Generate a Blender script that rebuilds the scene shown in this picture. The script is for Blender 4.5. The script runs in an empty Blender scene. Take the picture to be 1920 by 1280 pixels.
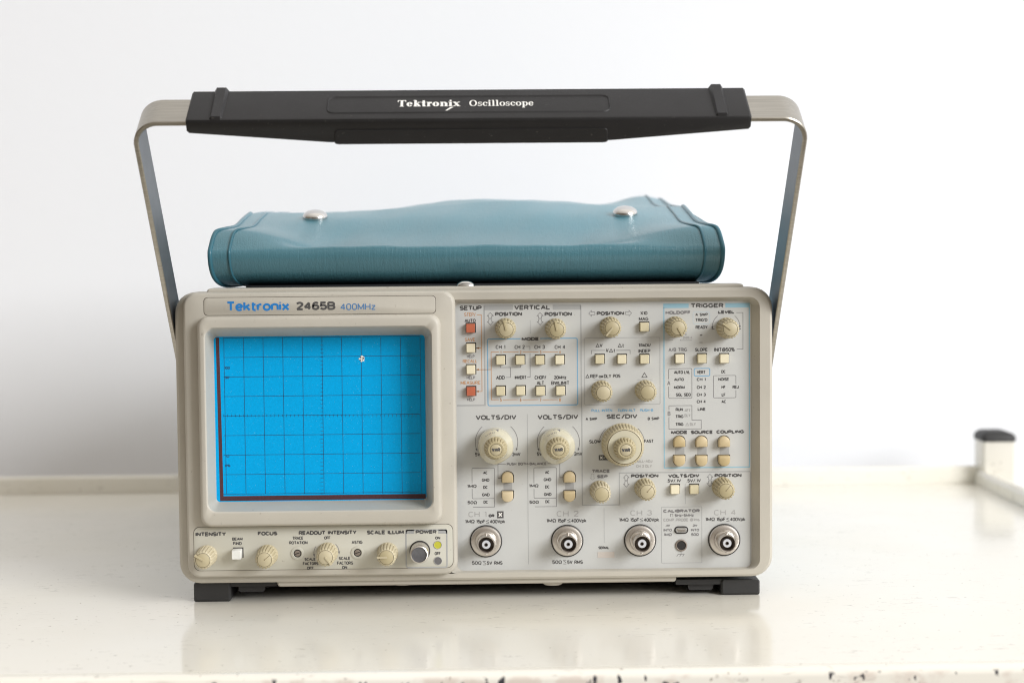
import bpy, bmesh, math, random
from mathutils import Vector, Matrix
random.seed(7)
R = math.radians
MM = 0.001
SC = bpy.context.scene
COL = SC.collection

# ------------------------------------------------------------------ camera
FPX = 3300.0                     # focal length in pixels of a 1920 px wide picture
D = 0.973                        # camera to the front frame of the instrument
PITCH, YAW, ROLL = math.atan(190 / FPX), math.atan(70 / FPX), R(-0.5)
ROT = (Matrix.Rotation(-YAW, 3, 'Z') @ Matrix.Rotation(math.pi / 2 - PITCH, 3, 'X') @ Matrix.Rotation(ROLL, 3, 'Z'))
CAM = Vector((0, -D, 0))


def at(px, py, y):
    """point on the plane Y = y (metres) seen at a pixel of the 1920 x 1280 picture"""
    d = ROT @ Vector(((px - 960) / FPX, -(py - 640) / FPX, -1))
    t = (y - CAM.y) / d.y
    return CAM + d * t


def mpp(y):
    return (y + D) / FPX


CAM.z = -at(893, 1121.5, 0.006).z   # the feet stand on z = 0
cam = bpy.data.cameras.new('camera')
cam.sensor_width = 36
cam.lens = FPX / 1920 * 36
cam.clip_start, cam.clip_end = 0.02, 50
cam.dof.use_dof = True
cam.dof.focus_distance = 0.975
cam.dof.aperture_fstop = 7.0
co = bpy.data.objects.new('camera', cam)
co.matrix_world = Matrix.Translation(CAM) @ ROT.to_4x4()
COL.objects.link(co)
SC.camera = co

# ------------------------------------------------------------------ light
W = bpy.data.worlds.new('World')
SC.world = W
W.use_nodes = True
wn, wl = W.node_tree.nodes, W.node_tree.links
bg = wn['Background']
tc = wn.new('ShaderNodeTexCoord')
rmp = wn.new('ShaderNodeValToRGB')
rmp.color_ramp.elements[0].position, rmp.color_ramp.elements[0].color = 0.30, (0.15, 0.12, 0.085, 1)
rmp.color_ramp.elements[1].position, rmp.color_ramp.elements[1].color = 0.82, (1.0, 0.95, 0.88, 1)
mr = wn.new('ShaderNodeMapRange')
mr.inputs[1].default_value, mr.inputs[2].default_value = -0.9, 0.9
dt = wn.new('ShaderNodeVectorMath'); dt.operation = 'DOT_PRODUCT'      # the room is bright above and towards the window side
dt.inputs[1].default_value = (0.42, 0.30, 0.62)
wl.new(tc.outputs['Generated'], dt.inputs[0])
wl.new(dt.outputs['Value'], mr.inputs[0])
wl.new(mr.outputs[0], rmp.inputs[0])
wl.new(rmp.outputs[0], bg.inputs[0])
bg.inputs[1].default_value = 1.2


def area(name, loc, target, sx_, sy_, power, color):
    l = bpy.data.lights.new(name, 'AREA')
    l.shape, l.size, l.size_y, l.energy, l.color = 'RECTANGLE', sx_, sy_, power, color
    o = bpy.data.objects.new(name, l)
    o.location = loc
    o.rotation_euler = (Vector(target) - Vector(loc)).to_track_quat('-Z', 'Y').to_euler()
    COL.objects.link(o)
    return o


area('window_light', (3.45, -2.75, 1.95), (0.0, 0.15, 0.12), 2.35, 2.1, 250, (0.97, 0.985, 1.0))

vs = SC.view_settings
vs.view_transform, vs.look, vs.exposure, vs.gamma = 'Standard', 'None', 0.0, 1.0
vs.use_curve_mapping = False
SC.display_settings.display_device = 'sRGB'
SC.render.engine = 'CYCLES'
SC.cycles.use_denoising = True
SC.cycles.max_bounces = 8
SC.cycles.filter_width = 1.1
SC.cycles.caustics_reflective = False


# ------------------------------------------------------------------ materials
def nt(m):
    return m.node_tree.nodes, m.node_tree.links


def mat(name, col, rough=0.5, metal=0.0, spec=0.5, var=0.0, vscale=60, bump=0.0, bscale=900, bdist=0.0002,
        specks=None, coat=0.0):
    m = bpy.data.materials.new(name)
    m.use_nodes = True
    n, l = nt(m)
    b = n['Principled BSDF']
    b.inputs['Base Color'].default_value = (*col, 1)
    b.inputs['Roughness'].default_value = rough
    b.inputs['Metallic'].default_value = metal
    b.inputs['Specular IOR Level'].default_value = spec
    b.inputs['Coat Weight'].default_value = coat
    b.inputs['Coat Roughness'].default_value = 0.15
    t = n.new('ShaderNodeTexCoord')
    src = None
    if var:
        z = n.new('ShaderNodeTexNoise')
        z.inputs['Scale'].default_value, z.inputs['Detail'].default_value = vscale, 6
        l.new(t.outputs['Object'], z.inputs['Vector'])
        mx = n.new('ShaderNodeMix'); mx.data_type = 'RGBA'
        mx.inputs['A'].default_value = (*[c * (1 - var) for c in col], 1)
        mx.inputs['B'].default_value = (*[min(1, c * (1 + var)) for c in col], 1)
        l.new(z.outputs['Fac'], mx.inputs['Factor'])
        src = mx.outputs['Result']
    if specks:
        thr, scol, sscale = specks
        z = n.new('ShaderNodeTexNoise')
        z.inputs['Scale'].default_value, z.inputs['Detail'].default_value = sscale, 3
        l.new(t.outputs['Object'], z.inputs['Vector'])
        cr = n.new('ShaderNodeMapRange')
        cr.inputs[1].default_value, cr.inputs[2].default_value = thr, thr + 0.05
        l.new(z.outputs['Fac'], cr.inputs[0])
        mx = n.new('ShaderNodeMix'); mx.data_type = 'RGBA'
        mx.inputs['A'].default_value = (*col, 1)
        if src: l.new(src, mx.inputs['A'])
        mx.inputs['B'].default_value = (*scol, 1)
        l.new(cr.outputs[0], mx.inputs['Factor'])
        src = mx.outputs['Result']
    if src: l.new(src, b.inputs['Base Color'])
    if bump:
        z = n.new('ShaderNodeTexNoise')
        z.inputs['Scale'].default_value, z.inputs['Detail'].default_value = bscale, 4
        l.new(t.outputs['Object'], z.inputs['Vector'])
        bp = n.new('ShaderNodeBump')
        bp.inputs['Strength'].default_value, bp.inputs['Distance'].default_value = bump, bdist
        l.new(z.outputs['Fac'], bp.inputs['Height'])
        l.new(bp.outputs[0], b.inputs['Normal'])
    return m


MT = {}
MT['bezel'] = mat('beige_moulded_plastic', (0.465, 0.437, 0.38), 0.5, var=0.10, vscale=38, bump=0.25, bscale=1500, bdist=0.0001,
                  specks=(0.70, (0.36, 0.33, 0.28), 420))
MT['panel'] = mat('pale_grey_panel', (0.525, 0.53, 0.52), 0.5, var=0.04, vscale=30, bump=0.1, bscale=1200, bdist=0.0001,
                  specks=(0.725, (0.42, 0.41, 0.38), 330))
MT['lower'] = mat('beige_panel_plate', (0.50, 0.485, 0.42), 0.5, var=0.05, vscale=40, specks=(0.72, (0.36, 0.34, 0.29), 350))
MT['knob'] = mat('cream_knob_plastic', (0.47, 0.41, 0.27), 0.42, var=0.14, vscale=160)
MT['cap'] = mat('tan_knob_cap', (0.45, 0.39, 0.25), 0.45, var=0.06, vscale=200)
MT['skirt'] = mat('clear_knob_skirt', (0.58, 0.545, 0.42), 0.18, var=0.05, vscale=150, coat=0.6)
MT['groove'] = mat('dark_knob_groove', (0.20, 0.155, 0.085), 0.6)
MT['button'] = mat('cream_button', (0.70, 0.635, 0.455), 0.4, var=0.04, vscale=150)
MT['white_button'] = mat('white_button', (0.72, 0.72, 0.69), 0.4)
MT['orange'] = mat('orange_button', (0.43, 0.088, 0.028), 0.4, var=0.05, vscale=150)
MT['rocker'] = mat('tan_rocker_button', (0.535, 0.43, 0.255), 0.42, var=0.05, vscale=150)
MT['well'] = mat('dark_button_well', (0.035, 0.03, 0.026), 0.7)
MT['ink'] = mat('dark_ink', (0.075, 0.072, 0.072), 0.6)
MT['midink'] = mat('grey_ink', (0.20, 0.195, 0.20), 0.6)
MT['paleink'] = mat('pale_grey_ink', (0.36, 0.355, 0.35), 0.6)
MT['bar'] = mat('grey_bar_ink', (0.37, 0.375, 0.375), 0.6)
MT['blue'] = mat('blue_ink', (0.18, 0.37, 0.55), 0.6)
MT['deepblue'] = mat('deep_blue_ink', (0.075, 0.20, 0.42), 0.6)
MT['patch'] = mat('pinkish_serial_patch', (0.56, 0.51, 0.47), 0.6)
MT['sky'] = mat('light_blue_ink', (0.28, 0.47, 0.57), 0.6)
MT['paleblue'] = mat('pale_blue_ink', (0.47, 0.55, 0.60), 0.6)
MT['rust'] = mat('orange_ink', (0.50, 0.27, 0.14), 0.6)
MT['seam'] = mat('shadow_gap', (0.12, 0.105, 0.085), 0.7)
MT['logo'] = mat('blue_badge_letters', (0.02, 0.20, 0.55), 0.35)
MT['whiteink'] = mat('white_ink', (0.78, 0.77, 0.74), 0.6)
MT['black'] = mat('black_textured_plastic', (0.016, 0.0155, 0.0165), 0.5, spec=0.35, specks=(0.69, (0.07, 0.066, 0.062), 700), bump=0.5, bscale=2200, bdist=0.0002, var=0.3, vscale=60)
MT['rubber'] = mat('black_rubber_foot', (0.022, 0.0215, 0.022), 0.55, var=0.25, vscale=80, bump=0.2, bscale=900)
MT['case'] = mat('blue_grey_cabinet', (0.16, 0.25, 0.31), 0.45, bump=0.3, bscale=1200)
MT['nickel'] = mat('nickel', (0.66, 0.62, 0.58), 0.33, 1.0, var=0.06, vscale=300)
MT['chrome'] = mat('polished_rivet', (0.66, 0.65, 0.64), 0.22, 1.0)
MT['dark'] = mat('dark_bore', (0.02, 0.018, 0.017), 0.5)
MT['bore'] = mat('tarnished_bore', (0.24, 0.20, 0.17), 0.45, 0.3)
MT['ptfe'] = mat('white_insulator', (0.56, 0.57, 0.60), 0.35)
MT['pin'] = mat('pin_socket', (0.06, 0.045, 0.035), 0.4, 0.5)
MT['smoke'] = mat('smoked_button_cap', (0.13, 0.13, 0.14), 0.25, 0.3, var=0.25, vscale=500)
MT['led'] = mat('yellow_lens', (0.52, 0.50, 0.05), 0.35)
MT['greylens'] = mat('grey_lens', (0.14, 0.135, 0.14), 0.4)
MT['maroon'] = mat('maroon_screen_rim', (0.075, 0.025, 0.032), 0.45, var=0.5, vscale=900)
MT['grid'] = mat('graticule_line', (0.012, 0.085, 0.20), 0.4)
MT['vinyl_edge'] = mat('teal_piping', (0.048, 0.175, 0.235), 0.30)
MT['plate'] = mat('black_base_plate', (0.012, 0.014, 0.018), 0.5)

for nm in ('knob', 'cap', 'button', 'rocker', 'orange'):
    m = MT[nm]
    n, l = nt(m)
    b = n['Principled BSDF']
    oi = n.new('ShaderNodeObjectInfo')
    hs = n.new('ShaderNodeHueSaturation')
    q = n.new('ShaderNodeMapRange'); q.inputs[3].default_value, q.inputs[4].default_value = 0.88, 1.10
    q2 = n.new('ShaderNodeMapRange'); q2.inputs[3].default_value, q2.inputs[4].default_value = 1.12, 0.88
    l.new(oi.outputs['Random'], q.inputs[0]); l.new(oi.outputs['Random'], q2.inputs[0])
    l.new(q.outputs[0], hs.inputs['Value']); l.new(q2.outputs[0], hs.inputs['Saturation'])
    l.new(b.inputs['Base Color'].links[0].from_socket, hs.inputs['Color'])
    l.new(hs.outputs[0], b.inputs['Base Color'])

# brushed steel: streaks along the strap
m = mat('brushed_steel', (0.56, 0.53, 0.48), 0.3, 1.0)
n, l = nt(m)
t = n.new('ShaderNodeTexCoord'); mp = n.new('ShaderNodeMapping'); mp.inputs['Scale'].default_value = (25, 900, 900)
z = n.new('ShaderNodeTexNoise'); z.inputs['Scale'].default_value = 1.0; z.inputs['Detail'].default_value = 3
l.new(t.outputs['Object'], mp.inputs[0]); l.new(mp.outputs[0], z.inputs['Vector'])
q = n.new('ShaderNodeMapRange'); q.inputs[3].default_value, q.inputs[4].default_value = 0.22, 0.45
l.new(z.outputs['Fac'], q.inputs[0]); l.new(q.outputs[0], n['Principled BSDF'].inputs['Roughness'])
bp = n.new('ShaderNodeBump'); bp.inputs['Strength'].default_value = 0.25; bp.inputs['Distance'].default_value = 0.0001
l.new(z.outputs['Fac'], bp.inputs['Height']); l.new(bp.outputs[0], n['Principled BSDF'].inputs['Normal'])
q3 = n.new('ShaderNodeMix'); q3.data_type = 'RGBA'
q3.inputs['A'].default_value, q3.inputs['B'].default_value = (0.27, 0.25, 0.21, 1), (0.56, 0.53, 0.475, 1)
l.new(z.outputs['Fac'], q3.inputs['Factor']); l.new(q3.outputs['Result'], n['Principled BSDF'].inputs['Base Color'])
MT['steel'] = m
MT['shaded_steel'] = mat('shaded_steel_inner_side', (0.150, 0.162, 0.178), 0.42, 0.75, var=0.15, vscale=120, bump=0.2, bscale=900)  # darker copy of the steel: shade on the arms' inner faces put into the colour

# blue screen filter with dust on it
m = mat('blue_screen_filter', (0.001, 0.355, 0.74), 0.25, spec=0.2, var=0.22, vscale=1700, specks=(0.685, (0.12, 0.47, 0.74), 1500))
MT['screen'] = m

# teal vinyl of the pouch: pebble grain plus upright fine wrinkles
m = mat('teal_vinyl', (0.083, 0.238, 0.305), 0.30, spec=0.95, var=0.12, vscale=28)
n, l = nt(m)
t = n.new('ShaderNodeTexCoord')
z = n.new('ShaderNodeTexVoronoi'); z.inputs['Scale'].default_value = 1300
l.new(t.outputs['Object'], z.inputs['Vector'])
mp = n.new('ShaderNodeMapping'); mp.inputs['Scale'].default_value = (700, 160, 55)
z2 = n.new('ShaderNodeTexNoise'); z2.inputs['Scale'].default_value = 1; z2.inputs['Detail'].default_value = 4
z2.inputs['Distortion'].default_value = 0.6
l.new(t.outputs['Object'], mp.inputs[0]); l.new(mp.outputs[0], z2.inputs['Vector'])
b1 = n.new('ShaderNodeBump'); b1.inputs['Strength'].default_value = 0.30; b1.inputs['Distance'].default_value = 0.0003
b2 = n.new('ShaderNodeBump'); b2.inputs['Strength'].default_value = 0.42; b2.inputs['Distance'].default_value = 0.0005
l.new(z.outputs['Distance'], b1.inputs['Height'])
l.new(z2.outputs['Fac'], b2.inputs['Height']); l.new(b1.outputs[0], b2.inputs['Normal'])
l.new(b2.outputs[0], n['Principled BSDF'].inputs['Normal'])
MT['vinyl'] = m


def enamel(name, chips):
    m = mat(name, (0.80, 0.775, 0.70), 0.16, spec=0.36)
    n, l = nt(m)
    b = n['Principled BSDF']
    t = n.new('ShaderNodeTexCoord')

    def noise(scale, det, vec=(1, 1, 1), dist=0.0):
        mp = n.new('ShaderNodeMapping'); mp.inputs['Scale'].default_value = vec
        l.new(t.outputs['Object'], mp.inputs[0])
        z = n.new('ShaderNodeTexNoise'); z.inputs['Scale'].default_value = scale; z.inputs['Detail'].default_value = det
        z.inputs['Distortion'].default_value = dist
        l.new(mp.outputs[0], z.inputs['Vector'])
        return z.outputs['Fac']

    def step(s, a, c, o=1.0):
        q = n.new('ShaderNodeMapRange'); q.inputs[1].default_value, q.inputs[2].default_value = a, c
        q.inputs[4].default_value = o
        l.new(s, q.inputs[0]); return q.outputs[0]

    def mixc(fac, a, c):
        x = n.new('ShaderNodeMix'); x.data_type = 'RGBA'
        if isinstance(a, tuple): x.inputs['A'].default_value = (*a, 1)
        else: l.new(a, x.inputs['A'])
        x.inputs['B'].default_value = (*c, 1)
        l.new(fac, x.inputs['Factor']); return x.outputs['Result']

    def mul(a, c):
        x = n.new('ShaderNodeMath'); x.operation = 'MULTIPLY'; l.new(a, x.inputs[0]); l.new(c, x.inputs[1]); return x.outputs[0]
    c = mixc(step(noise(9, 5), 0.35, 0.7), (0.775, 0.75, 0.69), (0.75, 0.72, 0.64))
    # scuffs: short slanting marks, only in some places
    zone = step(noise(14, 3), 0.44, 0.60)
    c = mixc(mul(zone, step(noise(1, 2, (110, 430, 200), 1.2), 0.655, 0.70, 0.7)), c, (0.40, 0.37, 0.33))
    c = mixc(step(noise(300, 2), 0.715, 0.74, 0.8), c, (0.28, 0.25, 0.21))
    if chips:
        sp = n.new('ShaderNodeSeparateXYZ'); l.new(t.outputs['Object'], sp.inputs[0])
        low = step(sp.outputs['Z'], -0.0002, -0.0016)
        c = mixc(mul(low, step(noise(70, 5, (1.0, 1, 1)), 0.50, 0.60, 0.6)), c, (0.58, 0.49, 0.43))
        c = mixc(mul(low, step(noise(130, 3, (1.1, 1, 0.6)), 0.61, 0.635)), c, (0.045, 0.045, 0.055))
    l.new(c, b.inputs['Base Color'])
    l.new(step(noise(25, 4), 0.3, 0.7, 0.1), b.inputs['Roughness'])
    q = b.inputs['Roughness'].links[0].from_node
    q.inputs[3].default_value, q.inputs[4].default_value = 0.09, 0.17
    bp = n.new('ShaderNodeBump'); bp.inputs['Strength'].default_value = 0.05; bp.inputs['Distance'].default_value = 0.0003
    l.new(noise(60, 2), bp.inputs['Height']); l.new(bp.outputs[0], b.inputs['Normal'])
    return m


MT['enamel'] = enamel('cream_enamel_paint', False)
MT['chipped'] = enamel('chipped_enamel_paint', True)
MT['wall'] = mat('white_wall_paint', (0.865, 0.88, 0.92), 0.8, var=0.015, vscale=3, bump=0.1, bscale=120, bdist=0.001)


# ------------------------------------------------------------------ mesh helpers
class MB:
    def __init__(self):
        self.v, self.f, self.m, self.mats = [], [], [], []

    def mi(self, name):
        if name not in self.mats: self.mats.append(name)
        return self.mats.index(name)

    def poly(self, pts, faces, mt):
        o = len(self.v)
        self.v += [tuple(p) for p in pts]
        k = self.mi(mt)
        for f in faces:
            self.f.append(tuple(i + o for i in f)); self.m.append(k)

    def loft(self, loops, mt, cap0=False, cap1=False, close=True):
        n = len(loops[0])
        pts = [p for lp in loops for p in lp]
        fs = []
        for a in range(len(loops) - 1):
            for i in range(n if close else n - 1):
                j = (i + 1) % n
                fs.append((a * n + i, a * n + j, (a + 1) * n + j, (a + 1) * n + i))
        if cap0: fs.append(tuple(range(n))[::-1])
        if cap1: fs.append(tuple((len(loops) - 1) * n + i for i in range(n)))
        self.poly(pts, fs, mt)

    def build(self, name, parent=None, angle=38, recalc=True):
        me = bpy.data.meshes.new(name)
        me.from_pydata(self.v, [], self.f)
        for k in self.mats: me.materials.append(MT[k])
        me.polygons.foreach_set('material_index', self.m)
        if recalc:
            bm = bmesh.new(); bm.from_mesh(me)
            bmesh.ops.recalc_face_normals(bm, faces=bm.faces)
            bm.to_mesh(me); bm.free()
        me.polygons.foreach_set('use_smooth', [True] * len(me.polygons))
        me.set_sharp_from_angle(angle=R(angle))
        o = bpy.data.objects.new(name, me)
        COL.objects.link(o)
        if parent: o.parent = parent
        return o


def rr(x0, x1, z0, z1, r, y, n=7):
    """rounded rectangle loop in the XZ plane at depth y"""
    out = []
    r = min(r, (x1 - x0) / 2 - 1e-6, (z1 - z0) / 2 - 1e-6)
    for cx, cz, a0 in ((x1 - r, z1 - r, 0), (x0 + r, z1 - r, 90), (x0 + r, z0 + r, 180), (x1 - r, z0 + r, 270)):
        for k in range(n):
            a = R(a0 + 90 * k / (n - 1))
            out.append((cx + r * math.cos(a), y, cz + r * math.sin(a)))
    return out


def box_px(x0, y0, x1, y1, y):
    """pixel rectangle on the plane Y = y -> X0, X1, Z0, Z1"""
    xm, ym = (x0 + x1) / 2, (y0 + y1) / 2
    return at(x0, ym, y).x, at(x1, ym, y).x, at(xm, y1, y).z, at(xm, y0, y).z


def grow(b, d):
    return (b[0] - d, b[1] + d, b[2] - d, b[3] + d)


def circ(cx, cz, r, y, n=32, flutes=0, fd=0.0):
    out = []
    for i in range(n):
        a = 2 * math.pi * i / n
        q = r
        if flutes:
            s = 0.5 + 0.5 * math.cos(a * flutes)
            q = r - fd * (1 - min(1, s * 1.8))
        out.append((cx + q * math.cos(a), y, cz + q * math.sin(a)))
    return out


def empty(name, loc=(0, 0, 0), parent=None):
    o = bpy.data.objects.new(name, None)
    o.empty_display_size = 0.02
    o.location = loc
    COL.objects.link(o)
    if parent: o.parent = parent
    return o


# ------------------------------------------------------------------ printing: words, lines, frames
# an alphabet of pen strokes on a 0..1 x 0..1 cell: advance width, strokes
def _arc(cx, cy, rx, ry, a0, a1, n=10):
    return [(cx + rx * math.cos(R(a0 + (a1 - a0) * i / n)), cy + ry * math.sin(R(a0 + (a1 - a0) * i / n))) for i in range(n + 1)]


def _bowl(x, xr, y0, y1):
    r = (y1 - y0) / 2; rx = min(.26, xr - x - .1)
    return [(x, y0), (xr - rx, y0)] + _arc(xr - rx, y0 + r, rx, r, -90, 90, 8)[1:] + [(x, y1)]


def _round(w, x0=0.0, y0=0.0, y1=1.0, a0=90, a1=450):
    """upright rounded loop"""
    rx = w / 2; ry = min(.36, (y1 - y0) / 2); cx = x0 + rx; out = []
    n = 28
    for i in range(n + 1):
        a = R(a0 + (a1 - a0) * i / n)
        c, q = math.cos(a), math.sin(a)
        yy = (y1 - ry + ry * q) if q >= 0 else (y0 + ry + ry * q)
        out.append((cx + rx * c, yy))
    return out


GL = {
    'A': (.66, [[(0, 0), (.33, 1), (.66, 0)], [(.12, .32), (.54, .32)]]),
    'B': (.58, [_bowl(0, .55, .52, 1), _bowl(0, .58, 0, .52), [(0, 0), (0, 1)]]),
    'C': (.60, [_round(.60, a0=42, a1=318)]),
    'D': (.62, [[(0, 0), (.3, 0)] + _arc(.3, .5, .32, .5, -90, 90, 14)[1:] + [(0, 1), (0, 0)]]),
    'E': (.52, [[(.52, 0), (0, 0), (0, 1), (.52, 1)], [(0, .52), (.46, .52)]]),
    'F': (.50, [[(0, 0), (0, 1), (.50, 1)], [(0, .5), (.44, .5)]]),
    'G': (.62, [_round(.62, a0=42, a1=318), [(.36, .46), (.62, .46), (.62, .1)]]),
    'H': (.60, [[(0, 0), (0, 1)], [(.6, 0), (.6, 1)], [(0, .52), (.6, .52)]]),
    'I': (.04, [[(.02, 0), (.02, 1)]]),
    'J': (.48, [[(.48, 1), (.48, .3)] + _arc(.24, .27, .24, .27, 0, -170, 8)]),
    'K': (.60, [[(0, 0), (0, 1)], [(.56, 1), (0, .38)], [(.2, .6), (.60, 0)]]),
    'L': (.48, [[(0, 1), (0, 0), (.48, 0)]]),
    'M': (.74, [[(0, 0), (0, 1), (.37, .12), (.74, 1), (.74, 0)]]),
    'N': (.62, [[(0, 0), (0, 1), (.62, 0), (.62, 1)]]),
    'O': (.64, [_round(.64)]),
    'P': (.56, [_bowl(0, .56, .44, 1), [(0, 0), (0, 1)]]),
    'Q': (.64, [_round(.64), [(.38, .24), (.66, -.06)]]),
    'R': (.58, [_bowl(0, .56, .46, 1), [(0, 0), (0, 1)], [(.3, .46), (.58, 0)]]),
    'S': (.56, [_arc(.28, .74, .26, .26, 30, 250, 9) + [(.34, .48)] + _arc(.28, .25, .28, .25, 70, -150, 9)]),
    'T': (.60, [[(0, 1), (.6, 1)], [(.3, 1), (.3, 0)]]),
    'U': (.60, [[(0, 1), (0, .3)] + _arc(.3, .3, .3, .3, 180, 360, 10) + [(.6, 1)]]),
    'V': (.64, [[(0, 1), (.32, 0), (.64, 1)]]),
    'W': (.90, [[(0, 1), (.22, 0), (.45, .95), (.68, 0), (.90, 1)]]),
    'X': (.62, [[(0, 0), (.62, 1)], [(0, 1), (.62, 0)]]),
    'Y': (.62, [[(0, 1), (.31, .48), (.62, 1)], [(.31, .48), (.31, 0)]]),
    'Z': (.58, [[(0, 1), (.58, 1), (0, 0), (.58, 0)]]),
    '0': (.54, [_round(.54)]),
    '1': (.20, [[(.03, .86), (.18, 1), (.18, 0)]]),
    '2': (.52, [_arc(.26, .74, .26, .26, 165, -20, 9) + [(.44, .56), (0, 0), (.54, 0)]]),
    '3': (.52, [_arc(.25, .76, .24, .24, 160, -80, 9) + _arc(.25, .27, .27, .27, 85, -160, 9)]),
    '4': (.56, [[(.42, 0), (.42, 1), (0, .3), (.56, .3)]]),
    '5': (.52, [[(.48, 1), (.07, 1), (.03, .54)] + _arc(.25, .31, .27, .31, 135, -155, 12)]),
    '6': (.54, [_arc(.30, .72, .24, .28, 35, 170, 7) + [(0, .4)] + _arc(.27, .3, .27, .3, 170, 530, 16)]),
    '7': (.52, [[(0, 1), (.52, 1), (.16, 0)]]),
    '8': (.52, [_arc(.26, .76, .23, .24, -90, 270, 14), _arc(.26, .27, .26, .27, 90, 450, 14)]),
    '9': (.54, [_arc(.27, .68, .27, .32, 0, 360, 16), [(.54, .68), (.54, .4)] + _arc(.26, .28, .28, .28, 0, -130, 7)]),
    '/': (.40, [[(0, -.04), (.40, 1.04)]]), '-': (.34, [[(0, .46), (.34, .46)]]), '+': (.6, [[(0, .5), (.6, .5)], [(.3, .2), (.3, .8)]]),
    '.': (.06, [[(.03, 0), (.03, .12)]]), "'": (.06, [[(.03, 1.0), (.03, .74)]]),
    '%': (.80, [_arc(.17, .76, .17, .24, 0, 360, 12), _arc(.63, .24, .17, .24, 0, 360, 12), [(.14, 0), (.66, 1)]]),
    '@': (.86, [_arc(.43, .46, .43, .54, -60, 290, 20), _arc(.43, .44, .17, .22, 0, 360, 12), [(.6, .66), (.62, .26), (.78, .3)]]),
    '\u03a9': (.68, [[(0, 0), (.2, 0), (.2, .16)] + _arc(.34, .58, .33, .42, 235, -55, 14) + [(.48, .16), (.48, 0), (.68, 0)]]),
    'm': (.76, [[(0, 0), (0, .7)], [(0, .46)] + _arc(.19, .5, .19, .2, 180, 0, 7) + [(.38, 0)], [(.38, .46)] + _arc(.57, .5, .19, .2, 180, 0, 7) + [(.76, 0)]]),
    'n': (.50, [[(0, 0), (0, .72)], [(0, .44)] + _arc(.25, .48, .25, .24, 180, 0, 8) + [(.5, 0)]]),
    'p': (.50, [[(0, -.28), (0, .72)], _arc(.25, .36, .25, .36, 0, 360, 14)]),
    'k': (.46, [[(0, 0), (0, 1)], [(.44, .7), (0, .28)], [(.17, .44), (.46, 0)]]),
    'z': (.46, [[(0, .7), (.46, .7), (0, 0), (.46, 0)]]),
    'e': (.52, [[(0, .38), (.52, .38)] + _arc(.26, .36, .26, .36, 4, 318, 16)]),
    't': (.34, [[(.12, .96), (.12, .16)] + _arc(.26, .14, .14, .14, 180, 270, 4) + [(.34, 0)], [(0, .7), (.34, .7)]]),
    'r': (.34, [[(0, 0), (0, .72)], [(0, .42)] + _arc(.26, .42, .26, .29, 180, 75, 6)]),
    'o': (.54, [_arc(.27, .36, .27, .36, 0, 360, 18)]),
    'i': (.06, [[(.03, 0), (.03, .72)], [(.03, .88), (.03, 1.0)]]),
    'x': (.52, [[(0, 0), (.52, .72)], [(0, .72), (.52, 0)]]),
    's': (.42, [_arc(.21, .54, .19, .17, 40, 240, 7) + [(.26, .36)] + _arc(.21, .18, .21, .18, 60, -150, 7)]),
    ' ': (.30, []),
}


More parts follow.
